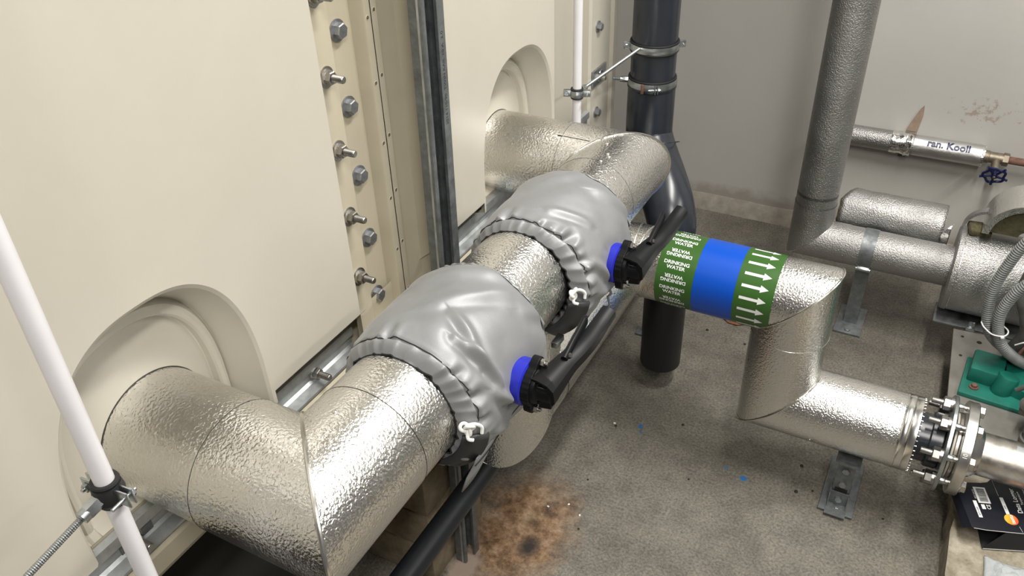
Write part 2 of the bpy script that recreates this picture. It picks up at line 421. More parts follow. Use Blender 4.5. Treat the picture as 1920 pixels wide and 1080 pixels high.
# ------------------------------------------------------------------ water tank
tank = thing('water_tank', 'large cream sectional water tank with bolted panels and arched recesses, left', 'tank', (-.95, .6, .72))
def recess_panel(y0, y1, z0, z1, yc, zc):
    A, B, p = .167, .246, 2.5
    levels = [(1.0, 0), (.975, -.004), (.866, -.0600), (.858, -.0620), (.848, -.0580), (.83, -.0530), (.80, -.0525), (.772, -.0540), (.758, -.0580), (.752, -.0700), (.742, -.0715), (.6, -.072), (.3, -.072)]
    def arch(s):
        a, b = A * s, B * s if s > .7 else B * s; L_ = []
        for k in range(6): L_.append((yc + a, z0 + (zc - z0) * k / 6))
        for k in range(73):
            t = pi * k / 72; c, sn = cos(t), sin(t)
            L_.append((yc + a * math.copysign(abs(c) ** (2 / p), c), zc + b * sn ** (2 / p) if sn > 0 else zc))
        for k in range(1, 7): L_.append((yc - a, zc + (z0 - zc) * k / 6))
        return L_
    def onrect(y, z):
        dy, dz = y - yc, z - zc
        if z <= zc: return (y1 if dy > 0 else y0, z)
        s = 1e9
        if dy > 1e-9: s = min(s, (y1 - yc) / dy)
        if dy < -1e-9: s = min(s, (y0 - yc) / dy)
        if dz > 1e-9: s = min(s, (z1 - zc) / dz)
        return (yc + dy * s, zc + dz * s)
    base = arch(1.0); outer = [onrect(*q) for q in base]
    # snap the two samples nearest each top corner
    for cy in (y0, y1):
        k = min(range(len(outer)), key=lambda i: hypot(outer[i][0] - cy, outer[i][1] - z1)); outer[k] = (cy, z1)
    loops = [[(TX, y, z) for y, z in outer], [(TX, base[i][0] * .97 + outer[i][0] * .03, base[i][1] * .97 + outer[i][1] * .03) for i in range(len(base))]]
    for s, d in levels: loops.append([(TX + d, y, z) for y, z in arch(s)])
    m = MB(); vs = [p for l in loops for p in l]; n = len(base)
    m.add(vs, [(j * n + i, j * n + i + 1, (j + 1) * n + i + 1, (j + 1) * n + i) for j in range(len(loops) - 1) for i in range(n - 1)])
    last = loops[-1]; m.add(last, [tuple(range(n))])
    # the recess floor runs on down to the rail
    prof = [l[0] for l in loops[1:]] + [l[-1] for l in reversed(loops[1:])]
    m.add(prof + [(x, y, .824) for x, y, z in prof] + [(-.8455, y, .812) for x, y, z in prof], [(k * len(prof) + i, k * len(prof) + i + 1, (k + 1) * len(prof) + i + 1, (k + 1) * len(prof) + i) for k in range(2) for i in range(len(prof) - 1)])
    return m
ZB, ZT = .848, 2.45
recess_panel(-1.6, .888, ZB, ZT, .495, .876).build('front_panel', 'cream', tank, sharp=14)
recess_panel(1.128, 1.665, ZB, ZT, 1.497, .876).build('rear_panel', 'cream', tank, sharp=14)
# joint between panels (profile y,x run vertically)
J = [(.888, TX), (.893, TX - .006), (.900, -.822), (.912, -.826), (.945, -.829), (.962, -.834), (.967, -.850), (.975, -.8535), (1.036, -.8535), (1.040, -.832), (1.042, -.829), (1.057, -.829)]
J2 = [(1.0595, -.829), (1.074, -.829), (1.077, -.832), (1.080, -.846), (1.116, -.826), (1.124, -.804), (1.128, TX)]
MB().sheet([(x, y, .72) for y, x in J], (0, 0, ZT - .72)).build('front_flange', 'cream2', tank, sharp=25)
MB().sheet([(x, y, .72) for y, x in J2], (0, 0, ZT - .72)).build('rear_flange', 'cream2', tank, sharp=25)
MB().box((-.846, 1.0582, (ZT + .8) / 2), (.03, .0026, ZT - .8)).build('gasket_seam', 'seam', tank)
# right hand end of the tank
J3 = [(1.665, TX), (1.672, TX - .003), (1.688, -.822), (1.715, -.846), (1.75, -.862), (1.95, -.876), (1.955, -.842), (1.962, -.836), (2.085, -.836), (2.088, -.826), (2.112, -.826), (2.114, -.835), (2.114, -1.6)]
MB().sheet([(x, y, .70) for y, x in J3], (0, 0, ZT - .70)).build('end_flange', 'cream', tank, sharp=25)
# bottom edge of the tank (x,z run along y)
for (a, b, nm) in ((-1.6, .328, 'front_bottom_edge'), (.662, .905, 'front_bottom_edge'), (1.112, 1.330, 'rear_bottom_edge'), (1.664, 1.70, 'rear_bottom_edge')):
    MB().sheet([(TX, a, ZB), (TX - .003, a, ZB - .004), (-.836, a, .815), (-.85, a, .812), (-.85, a, .80)], (0, b - a, 0)).build(nm, 'cream', tank, sharp=25)
MB().sheet([(-.845, -1.6, .812), (-.845, -1.6, .755), (-.815, -1.6, .750), (-.812, -1.6, .746), (-.812, -1.6, .712), (-.818, -1.6, .700), (-.86, -1.6, .698), (-1.6, -1.6, .698)], (0, 3.50, 0)).build('bottom_beam', 'cream2', tank, sharp=25)
MB().add([(-1.6, -1.6, ZT), (TX, -1.6, ZT), (TX, 1.665, ZT), (-.85, 2.1, ZT), (-1.6, 2.114, ZT)], [(0, 1, 2, 3, 4)]).add([(-.82, -1.6, .70), (-.82, -1.6, ZT), (-1.6, -1.6, ZT), (-1.6, -1.6, .70)], [(0, 1, 2, 3)]).build('top_panel', 'cream', tank)
# galvanised rail along the bottom flange
rl = MB()
prof = [(-.8435, .808), (-.832, .806), (-.831, .789), (-.838, .787), (-.838, .768), (-.833, .764), (-.815, .7605), (-.815, .7555), (-.8435, .7555)]
rl.prism([(x, -1.6, z) for x, z in prof], (0, 2.496, 0)).prism([(x, 1.118, z) for x, z in prof], (0, .83, 0)); rl.build('galvanised_rail', 'galv', tank, sharp=20)
# raised moulding rings on the panels
def ring(yc, zc, r): return MB().tube([(TX + .0002, yc + r * cos(t), zc + r * sin(t)) for t in [2 * pi * k / 40 for k in range(40)]], .0007, 6, closed=True)
ring(.128, 1.085, .0105).build('moulded_ring', 'cream', tank); ring(.232, 1.175, .012).build('moulded_ring', 'cream', tank)
# bolts: head type in the recessed strip, nut type on the outer strip
def headbolt(c, r=.0125, rot=.2):
    x, y, z = c
    o = MB().hexa((x + .003, y, z), (1, 0, 0), r, .0105, rot).build('hex_bolt', 'bolt', tank)
    wsh = MB().lathe((x, y, z), (1, 0, 0), [(0, 0), (0, r * 1.4), (.003, r * 1.4), (.003, 0)], 28); wsh.build('washer', 'bolt', o); return o
def nutbolt(c, r=.011, rot=0, ln=.034):
    x, y, z = c
    o = MB().hexa((x + .004, y, z), (1, 0, 0), r, .010, rot).build('hex_nut', 'inox', tank)
    MB().lathe((x, y, z), (1, 0, 0), [(0, 0), (0, r * 1.5), (.002, r * 1.5), (.002, r * 1.2), (.005, r * 1.1), (.005, 0)], 28).build('washer', 'inox', o)
    pr = [(0, .0058)]
    k = 16
    for i in range(k): t = .012 + (ln - .014) * i / k; pr += [(t, .0060), (t + (ln - .014) / k * .5, .0051)]
    pr += [(ln - .001, .0056), (ln, .0048), (ln, 0)]
    MB().lathe((x, y, z), (1, 0, 0), pr, 16).build('threaded_end', 'inox', o); return o
hb = headbolt((-.8535, 1.000, 1.302))
for k in range(-4, 6):
    if k: dup_part(hb, (0, 0, -.1245 * k))
nb = nutbolt((-.8275, .930, 1.255))
for k in range(-4, 6):
    if k and .8275 < 1.255 - .1205 * k < 2.4: dup_part(nb, (0, 0, -.1205 * k))
# flange lip holes: brown discs paint in the shade inside them
circ_loop_ = lambda o, q: [(o[0], o[1] + q * cos(2 * pi * k / 16), o[2] + q * sin(2 * pi * k / 16)) for k in range(16)]
hole_shade = MB().lathe((-.8290, 1.049, 1.31), (1, 0, 0), [(0, .0036), (.0004, .0036), (.0004, 0)], 16).build('lip_hole_shade', 'wood', tank)
MB().tube(circ_loop_((-.8288, 1.049, 1.31), .0038), .0006, 6, closed=True).build('hole_rim', 'cream', hole_shade)
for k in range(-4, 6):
    if k: dup_part(hole_shade, (0, 0, -.107 * k))
    dup_part(hole_shade, (0, .018, -.107 * k + .008))
# nuts on the rail
rn = nutbolt((-.838, .790, .778), .0095, .3, .036)
for y in (.40, 1.16, .02, 1.58, 1.9): dup_part(rn, (0, y - .790, 0))
sl = MB().box((-.8372, .405, .778), (.002, .055, .022), bev=.0008).build('slot_plate', 'galv_dark', tank)
# bolts at the far end flange
fb = headbolt((-.836, 2.000, 1.020), .0105, .2)
for z in (.785, 1.255, 1.49): dup_part(fb, (0, 0, z - 1.020))

# ------------------------------------------------------------------ masonry pier under the tank
pier = MB()
for k in range(6):
    pier.box((-1.07 + (k % 2) * .001, 1.085, .058 + k * .1165), (.575, .225, .112), bev=.004)
pier.box((-1.07, 1.085, .345), (.55, .205, .69))
solo(pier, 'masonry_pier', 'brick', 'stained brown block pier under the tank behind the strut', 'pier', (-1.05, 1.085, 0))
shade_wall = MB().box((-1.01, -.37, .347), (.08, 2.50, .692), bev=.004)  # added wall, coloured black to stand in for shade under the tank front
solo(shade_wall, 'void_shade_wall', 'darkin', 'added black wall standing in for the shade under the front of the cream tank', 'shade wall', (-1.01, -.37, 0))

# ------------------------------------------------------------------ insulated header (aluminium clad)
R0 = .091
PX, PZ, N1Y, N2Y = -.583, .876, .51, 1.51
hd = thing('insulated_header_pipe', 'silver embossed-aluminium clad pipe from tank outlets carrying the two jacketed valves', 'pipe', (PX, 1.0, PZ))
def circ_loop(o, axis, r, n=72):
    a, u, ww = frame(axis); o = Vector(o); return [o + (u * cos(2 * pi * i / n) + ww * sin(2 * pi * i / n)) * r for i in range(n)]
def seam_ring(o, axis, r, parent, w=.0008):
    MB().tube(circ_loop(o, axis, r), w, 6, closed=True).build('lap_seam', 'seam', parent)
def clad(name, o, axis, r, p0, p1, parent, mat='alu', bead=None):
    m, A, B = mitre(o, axis, r, p0, p1); ob = m.build(name, mat, parent, sharp=60)
    for lp, w in ((A, bead[0]), (B, bead[1])) if bead else ():
        if w: MB().tube(lp, w, 8, closed=True).build('mitre_bead', 'bead', ob)
    return ob
pl = lambda x, y, z, n: ((x, y, z), n)
# outlet 1
clad('outlet_cladding', (0, N1Y, PZ), (1, 0, 0), R0, pl(-.876, N1Y, PZ, (1, 0, 0)), pl(-.70, N1Y, PZ, (1, 0, 0)), hd)
clad('elbow_cladding', (0, N1Y, PZ), (1, 0, 0), R0 + .0016, pl(-.712, N1Y, PZ, (1, 0, 0)), pl(PX, N1Y, PZ, (1, 1, 0)), hd, bead=(0, .0032))
seam_ring((-.7125, N1Y, PZ), (1, 0, 0), R0 + .0012, hd)
# long run
clad('elbow_cladding', (PX, 0, PZ), (0, 1, 0), R0 + .0008, pl(PX, N1Y, PZ, (1, 1, 0)), pl(PX, .625, PZ, (0, 1, 0)), hd)
seam_ring((PX, .626, PZ), (0, 1, 0), R0 + .0004, hd)
clad('run_cladding', (PX, 0, PZ), (0, 1, 0), R0, pl(PX, .615, PZ, (0, 1, 0)), pl(PX, 1.40, PZ, (0, 1, 0)), hd)
clad('elbow_cladding', (PX, 0, PZ), (0, 1, 0), R0 + .0003, pl(PX, 1.385, PZ, (0, 1, 0)), pl(PX, N2Y, PZ, (1, -1, 0)), hd)
clad('elbow_cladding', (0, N2Y, PZ), (1, 0, 0), R0 + .0012, pl(PX, N2Y, PZ, (1, -1, 0)), pl(-.69, N2Y, PZ, (1, 0, 0)), hd, bead=(.0022, 0))
clad('outlet_cladding', (0, N2Y, PZ), (1, 0, 0), R0, pl(-.69, N2Y, PZ, (1, 0, 0)), pl(-.876, N2Y, PZ, (1, 0, 0)), hd)
seam_ring((-.6895, N2Y, PZ), (1, 0, 0), R0 + .0006, hd)
seam_ring((-.8725, N1Y, PZ), (1, 0, 0), R0, hd, .0016); seam_ring((-.8725, N2Y, PZ), (1, 0, 0), R0, hd, .0016)
# a lengthwise lap on the rear elbow
MB().tube([(-.70, N2Y - .038, PZ + .0838), (-.60, N2Y - .038, PZ + .0838)], .0009, 6).build('lap_seam', 'seam', hd)
# drop from the run, elbow and lower run back
LX, LZ = -.631, .548
DY = 1.085
clad('drop_cladding', (-.610, DY, 0), (0, 0, 1), R0, pl(-.61, DY, PZ - .035, (0, 0, 1)), pl(-.61, DY, .70, (0, 0, 1)), hd)
clad('drop_cladding', (LX + .01, DY, 0), (0, 0, 1), R0 + .001, pl(LX, DY, .72, (0, 0, 1)), pl(LX, DY, LZ, (0, -1, 1)), hd)
clad('lower_run_cladding', (LX, 0, LZ), (0, 1, 0), R0, pl(LX, DY, LZ, (0, -1, 1)), pl(LX, 1.70, LZ, (-1, -1, 0)), hd, bead=(.0016, 0))
seam_ring((LX, 1.19, LZ), (0, 1, 0), R0 + .0003, hd)
clad('branch_cladding', (0, 1.70, LZ), (1, 0, 0), R0, pl(LX, 1.70, LZ, (-1, -1, 0)), pl(-.55, 1.70, LZ, (1, 0, 0)), hd, bead=(.0020, 0))
MB().tube(circ_loop((-.585, 1.70, LZ), (1, .12, 0), R0 + .0008), .0016, 8, closed=True).build('mitre_bead', 'bead', hd)
MB().tube(circ_loop((-.560, 1.70, LZ), (1, -.1, 0), R0 + .0008), .0016, 8, closed=True).build('mitre_bead', 'bead', hd)
def rivet(p, nrm, parent, r=.0036):
    p = Vector(p); a = Vector(nrm).normalized()
    return MB().lathe(p - a * .0005, a, [(0, r), (.0012, r * .92), (.0022, r * .6), (.0026, 0)], 12).build('rivet', 'rivet', parent)
for (x, a) in ((-.692, 88), (-.611, 88), (-.575, 65)):
    q = radians(a); rivet((x, N1Y + R0 * cos(q), PZ + R0 * sin(q)), (0, cos(q), sin(q)), hd)
q = radians(78); rivet((PX + (R0 + .001) * cos(radians(95)), .577, PZ + (R0 + .001) * sin(radians(95))), (cos(radians(95)), 0, sin(radians(95))), hd)
for (y, a) in ((1.484, 103), (1.46, 90), (1.42, 78), (1.412, 74), (1.385, 78)):
    q = radians(a); rivet((PX + (R0 + .0008) * cos(q), y, PZ + (R0 + .0008) * sin(q)), (cos(q), 0, sin(q)), hd)
for (y, z, a) in ((1.16, 0, 30), (1.17, 0, 20), (1.065, 0, 80)):
    q = radians(a); rivet((LX + R0 * cos(q), y, LZ + R0 * sin(q)), (cos(q), 0, sin(q)), hd, .003)

# ------------------------------------------------------------------ drinking water branch: across, down and across to the flange
VX, BY, QZ, WZ = -.19, 1.70, .548, .248
br = thing('insulated_branch_pipe', 'silver clad pipe with green and blue marking tape stepping down to the flange', 'pipe', (VX, BY, .2))
clad('upper_cladding', (0, BY, QZ), (1, 0, 0), R0, pl(-.552, BY, QZ, (1, 0, 0)), pl(VX, BY, QZ, (1, 0, -1)), br)
clad('riser_cladding', (VX, BY, 0), (0, 0, 1), R0, pl(VX, BY, QZ, (1, 0, -1)), pl(VX, BY, .455, (0, 0, 1)), br, bead=(.0028, .0008))
clad('riser_cladding', (VX, BY, 0), (0, 0, 1), R0 - .0009, pl(VX, BY, .46, (0, 0, 1)), pl(VX, BY, WZ, (1, 0, -1)), br)
clad('lower_cladding', (0, BY, WZ), (1, 0, 0), R0, pl(VX, BY, WZ, (1, 0, -1)), pl(-.067, BY, WZ, (1, 0, 0)), br, bead=(.0026, 0))
clad('lower_cladding', (0, BY, WZ), (1, 0, 0), R0 + .0008, pl(-.069, BY, WZ, (1, 0, 0)), pl(.105, BY, WZ, (1, 0, 0)), br)
cap = MB().lathe((.10, BY, WZ), (1, 0, 0), [(0, R0 + .0012), (.004, R0 + .0022), (.006, R0 + .0010), (.018, R0 + .0010), (.020, R0 + .0022), (.022, R0 + .001), (.036, R0 + .001), (.038, R0 - .002), (.038, .055)], 96).build('end_band', 'bead', br)
tm = MB()
for k in range(46):
    q = 2 * pi * k / 46; tm.box((.139, BY + (R0 - .002) * cos(q), WZ + (R0 - .002) * sin(q)), (.005, .003, .0025), rot=Matrix.Rotation(q, 3, 'X'), bev=.0006, seg=1)
tm.build('crimped_edge', 'rivet', cap)
MB().cyl((.09, BY, WZ), (.18, BY, WZ), .058, 64).build('pipe_stub', 'pvc', br)
rivet((-.085, BY - R0 * cos(radians(30)), WZ - R0 * sin(radians(30))), (0, -cos(radians(30)), -sin(radians(30))), br)
rivet((.085, BY - R0 * cos(radians(42)), WZ - R0 * sin(radians(42))), (0, -cos(radians(42)), -sin(radians(42))), br)
# marking tapes
def band(name, x0, x1, r, mat, parent): return MB().lathe((x0, BY, QZ), (1, 0, 0), [(0, r - .0006), (0, r), (x1 - x0, r), (x1 - x0, r - .0006)], 96).build(name, mat, parent)
t1 = band('wording_tape', -.507, -.411, R0 + .0006, 'green', br)
t2 = band('colour_tape', -.415, -.313, R0 + .0011, 'bluetape', br)
t3 = band('arrow_tape', -.317, -.229, R0 + .0016, 'green', br)
def wrap(vs, x0, phi, r, flip=False, yc=BY, zc=QZ):
    out = []
    for v in vs:
        x, y = (-v.x, -v.y) if flip else (v.x, v.y)
        q = phi - y / r; out.append((x0 + x, yc + r * cos(q), zc + r * sin(q)))
    return out
W1, F1 = text_geo('DRINKING', .0118, .026, cuts=2); W2, F2 = text_geo('WATER', .0118, .026, cuts=2)
wx = (max(v.x for v in W1) - min(v.x for v in W1)); sc = .062 / wx
W1 = [Vector((v.x * sc, v.y * 1.0, 0)) for v in W1]; W2 = [Vector((v.x * sc, v.y * 1.0, 0)) for v in W2]
tx = MB()
for k in range(18):
    phi = radians(102 + 20 * (k - 4)); fl = (k % 2 == 1); r = R0 + .0012
    tx.add(wrap([v + Vector((0, .0056, 0)) for v in W1], -.4625, phi, r, fl), F1)
    tx.add(wrap([v + Vector((0, -.0058, 0)) for v in W2], -.4625, phi, r, fl), F2)
tx.build('lettering', 'vinyl', t1)
ar = MB()
for k in range(20):
    phi = radians(92 + 18 * (k - 3)); r = R0 + .0022
    sh = [(-.031, -.0034), (-.031, .0034), (-.006, .0034), (.012, .0034), (.012, .0088), (.031, 0), (.012, -.0088), (.012, -.0034)]
    ar.add(wrap([Vector((a, b, 0)) for a, b in sh], -.2735, phi, r), [(0, 1, 4 - 1, 7), (4, 5, 6), ])
ar.build('arrow', 'vinyl', t3)

# flanged joint
fl = thing('flange_joint', 'bolted backing ring and stainless flange joining clad pipe to bare pipe', 'flange', (.20, BY, WZ))
def annulus(x0, x1, ri, ro, bev=.0012): return MB().lathe((x0, BY, WZ), (1, 0, 0), [(0, ri), (0, ro - bev), (bev, ro), (x1 - x0 - bev, ro), (x1 - x0, ro - bev), (x1 - x0, ri), (0, ri)], 80)
annulus(.196, .205, .060, .116).build('backing_ring', 'zinc', fl)
annulus(.165, .196, .050, .066, .003).build('stub_collar', 'pvc', fl)
annulus(.211, .216, .045, .080).build('gasket', 'cream', fl)
annulus(.205, .211, .045, .075, .002).build('stub_face', 'pvc', fl)
annulus(.226, .250, .045, .112, .002).build('flange_plate', 'flange', fl)
annulus(.216, .226, .045, .078, .002).build('raised_face', 'stainless', fl)
MB().lathe((.250, BY, WZ), (1, 0, 0), [(0, .068), (.016, .060), (.026, .0512)], 64).build('weld_neck', 'flange', fl)
for k in range(8):
    q = radians(22.5 + 45 * k); y, z = BY + .095 * cos(q), WZ + .095 * sin(q)
    bo = MB().cyl((.150, y, z), (.262, y, z), .0068, 18, .001).build('bolt', 'inox', fl)
    MB().hexa((.190, y, z), (-1, 0, 0), .0165, .016, .3 + k).build('nut', 'inox', bo)
    MB().cyl((.196, y, z), (.1895, y, z), .0165, 24).build('washer', 'inox', bo)
    MB().hexa((.251, y, z), (1, 0, 0), .0145, .011, .5 + k).build('bolt_head', 'inox', bo)
    MB().cyl((.205, y, z), (.219, y, z), .0078, 18, .001).build('spacer', 'zinc', bo)
V3, F3 = text_geo('10', .013, .01)
t = MB().add(wrap([Vector((-v.y, v.x, 0)) for v in V3], .238, radians(148), .1124, False, BY, WZ), F3).build('stamped_number', 'vinyl', fl)
sp = thing('stainless_pipe', 'bare stained stainless pipe running right from the flange', 'pipe', (.30, BY, WZ))
MB().lathe((.26, BY, WZ), (1, 0, 0), [(0, .0505), (.70, .0505)], 64).build('pipe_wall', 'stainless', sp)
MB().tube([(.27, BY - .037, WZ - .0352), (.95, BY - .037, WZ - .0352)], .0007, 6).build('weld_seam', 'castgrey', sp)
st = MB()
for k in range(2):
    vs = []
    for i in range(9):
        for j in range(2): q = radians(60 + i * 4 + 0); vs.append((.34 + k * .046 + j * .04, BY - .0508 * cos(q) + 0, WZ + .0508 * sin(q)))
    st.add(vs, [(i * 2, i * 2 + 1, i * 2 + 3, i * 2 + 2) for i in range(8)])
st.build('sticker', 'galv', sp)

# ------------------------------------------------------------------ pipe support feet
def support(name, label, x, y, top, w=.041, pw=.084, pd=.20, strap=False, yoff=0):
    r = thing(name, label, 'pipe support', (x, y, 0))
    MB().box((x, y, .004), (pw, pd, .008), bev=.0015).build('base_plate', 'galv_dark', r)
    u = MB(); h = w / 2; t = .0028; y1 = y + yoff
    pts = [(x - h, y1 + h), (x - h, y1 - h), (x + h, y1 - h), (x + h, y1 + h), (x + h - t, y1 + h), (x + h - t, y1 - h + t), (x - h + t, y1 - h + t), (x - h + t, y1 + h)]
    u.prism([(a, b, .03 if not strap else .008) for a, b in pts], (0, 0, top - (.03 if not strap else .008))); u.build('upright', 'galv_dark', r)
    return r, y1
s1, y1 = support('pipe_support', 'grey strut foot bolted to the floor under the lower clad pipe', .014, 1.70, WZ - R0 + .002, yoff=-.045)
# angled bracket in front of the upright
bk = MB(); x = .014
for a, b, c, d in ((-.024, -.0212, .008, .050), (.0212, .024, .008, .050)):
    bk.prism([(x + a, y1 - .025, .008), (x + a, y1 - .045, .008), (x + a, y1 - .025, .050), (x + a, y1 + .02, .050), (x + a, y1 + .02, .008)], (.0028, 0, 0))
bk.box((x, y1 - .046, .0095), (.05, .045, .003)); bk.box((x, y1 - .0255, .030), (.048, .003, .044))
bk.build('angle_bracket', 'galv_dark', s1)
for zz, yy in ((.030, y1 - .027), (.078, y1 - .0205), (.125, y1 - .0205)):
    MB().hexa((x, yy, zz), (0, -1, 0), .0095, .006, .3).build('bolt', 'bolt', s1)
MB().box((x, y1 - .0210, .055), (.030, .002, .016)).build('slot', 'darkin', s1)
MB().hexa((x + .002, 1.700 - .083, .008), (0, 0, 1), .007, .005).build('bolt', 'bolt', s1)
MB().box((x, y1 - .01, .155), (.058, .05, .004)).build('cradle', 'galv_dark', s1)
GX, GY, GZ, GR = -.272, 2.45, .284, .0615
s2, y2 = support('pipe_support', 'grey strut foot with strap round the rear horizontal clad pipe', -.092, 2.45, GZ - GR + .002, strap=True, pd=.16)
MB().hexa((-.092, 2.45 - .065, .008), (0, 0, 1), .009, .006).build('bolt', 'bolt', s2)
MB().lathe((-.112, GY, GZ), (1, 0, 0), [(0, GR + .0005), (0, GR + .0026), (.040, GR + .0026), (.040, GR + .0005)], 64).build('strap', 'galv_dark', s2)
cl = MB(); cl.box((-.092, GY - GR * .80, GZ - GR * .72), (.036, .014, .016), rot=(radians(40), 0, 0), bev=.002).cyl((-.112, GY - GR * .86, GZ - GR * .74), (-.070, GY - GR * .86, GZ - GR * .74), .006, 14)
cl.build('strap_lock', 'zinc', s2)

# ------------------------------------------------------------------ rear aged clad pipe
gp = thing('aged_clad_pipe', 'dull grey clad pipe dropping down the back wall and turning right', 'pipe', (GX, GY, GZ))
clad('vertical_cladding', (GX, GY, 0), (0, 0, 1), GR, pl(GX, GY, 2.719, (0, 0, 1)), pl(GX, GY, .44, (0, 0, 1)), gp, 'alu_old')
clad('elbow_cladding', (GX, GY, 0), (0, 0, 1), GR + .001, pl(GX, GY, .412, (0, 0, 1)), pl(GX, GY, GZ, (1, 0, -1)), gp, 'alu_old')
clad('vertical_cladding', (GX, GY, 0), (0, 0, 1), GR, pl(GX, GY, .45, (0, 0, 1)), pl(GX, GY, .405, (0, 0, 1)), gp, 'alu_old')
seam_ring((GX, GY, .4115), (0, 0, 1), GR + .0008, gp)
clad('elbow_cladding', (0, GY, GZ), (1, 0, 0), GR + .001, pl(GX, GY, GZ, (1, 0, -1)), pl(-.155, GY, GZ, (1, 0, 0)), gp, 'alu_old', bead=(.0011, 0))
clad('horizontal_cladding', (0, GY, GZ), (1, 0, 0), GR, pl(-.158, GY, GZ, (1, 0, 0)), pl(.145, GY, GZ, (1, 0, 0)), gp, 'alu_old')
for x, a in ((-.18, 118), (-.26, 112)):
    q = radians(a); rivet((x, GY + GR * cos(q), GZ + GR * sin(q)), (0, cos(q), sin(q)), gp, .003)
# strainer / valve box on that line
vb = thing('insulated_valve_box', 'large dull clad drum round a valve at the rear right, latch below', 'valve cover', (.25, GY, GZ))
BR = .128
MB().lathe((.140, GY, GZ), (1, 0, 0), [(0, .058), (0, BR - .004), (.004, BR), (.016, BR + .001), (.018, BR - .001), (.24, BR - .001), (.24, .05)], 96).build('drum', 'alu_old', vb, sharp=40)
MB().tube(circ_loop((.158, GY, GZ), (1, 0, 0), BR), .0013, 6, closed=True).build('rolled_bead', 'bead', vb)
MB().box((.252, GY - .058, GZ - BR - .004), (.235, .105, .006), bev=.002).build('bottom_tray', 'galv_dark', vb)
lt = MB().box((.236, GY - .112, GZ - .118), (.016, .006, .030), bev=.002).box((.236, GY - .118, GZ - .128), (.024, .006, .016), bev=.002)
lt.tube([(.230, GY - .119, GZ - .112), (.230, GY - .121, GZ - .098), (.242, GY - .121, GZ - .098), (.242, GY - .119, GZ - .112)], .0016, 8); lt.build('latch', 'zinc', vb)
# torn open saddle above the drum, showing wool
def arc_shell(o, axis, ri, ro, ln, a0, a1, n=40, jag=0):
    a, u, ww = frame(axis); o = Vector(o); m = MB(); vs = []
    for i in range(n + 1):
        q = a0 + (a1 - a0) * i / n; d = u * cos(q) + ww * sin(q); j = noise.noise(Vector((i * .4, 3.1, 0))) * jag
        vs += [o + d * ri - a * j, o + d * ro - a * j, o + d * ro + a * ln, o + d * ri + a * ln]
    fs = []
    for i in range(n):
        for k in range(4): fs.append((i * 4 + k, i * 4 + (k + 1) % 4, (i + 1) * 4 + (k + 1) % 4, (i + 1) * 4 + k))
    fs += [(3, 2, 1, 0), tuple(n * 4 + k for k in range(4))]
    return m.add(vs, fs)
sd = thing('open_cladding_saddle', 'curved open end of crinkled cladding above the drum showing yellow wool', 'cladding piece', (.33, 2.42, .40))
arc_shell((.300, 2.40, .440), (0, 1, .10), .093, .112, .12, radians(-180), radians(0), jag=.002).build('curved_shell', 'alu', sd)
arc_shell((.300, 2.415, .440), (0, 1, .10), .02, .091, .10, radians(-180), radians(0)).build('wool_lining', 'wool', sd)
sd2 = thing('bent_cladding_strip', 'thin bent cladding strip curling up behind the drum left edge', 'cladding piece', (.19, 2.47, .41))
arc_shell((.215, 2.45, .412), (.1, 1, .1), .070, .078, .022, radians(-172), radians(-108)).build('bent_strip', 'alu_old', sd2)
MB().box((.185, 2.455, .422), (.06, .05, .02), rot=(.2, .1, .3), bev=.006).build('wool_tuft', 'wool', sd2)

# loose half shell lying behind the rear pipe
ls = thing('loose_insulation_shell', 'loose half shell of foil-faced insulation lying behind the rear pipe', 'insulation', (-.06, 2.56, .26))
def halfshell(x0, x1, yc, zc, ri, ro, a0, a1, n=36, k=24):
    vs = []; 
    for j in range(k + 1):
        for i in range(n + 1):
            t = i / n; q = a0 + (a1 - a0) * t; e = noise.noise(Vector((i * .35, j * .3, 9))) 
            xx0 = x0 + .03 * max(0, t - .7) / .3 * (1) + e * .003; x = xx0 + (x1 - xx0) * j / k
            r = ro + noise.noise(Vector((x * 18, q * 2, 0))) * .0022
            vs.append((x, yc + r * cos(q), zc + r * sin(q)))
    fs = [(j * (n + 1) + i, j * (n + 1) + i + 1, (j + 1) * (n + 1) + i + 1, (j + 1) * (n + 1) + i) for j in range(k) for i in range(n)]
    return MB().add(vs, fs)
o = halfshell(-.205, .098, 2.584, .338, .05, .070, radians(255), radians(75)).build('foil_facing', 'alu_old', ls)
md = o.modifiers.new('solid', 'SOLIDIFY'); md.thickness = .0015
o = halfshell(-.210, .094, 2.584, .338, .05, .0665, radians(250), radians(78)).build('wool_core', 'wool', ls)
md = o.modifiers.new('solid', 'SOLIDIFY'); md.thickness = .016; md.offset = -1 if True else 1
o = halfshell(.094, .118, 2.584, .338, .05, .071, radians(215), radians(140), n=14, k=6).build('foil_end_tape', 'foil', ls)
md = o.modifiers.new('solid', 'SOLIDIFY'); md.thickness = .001

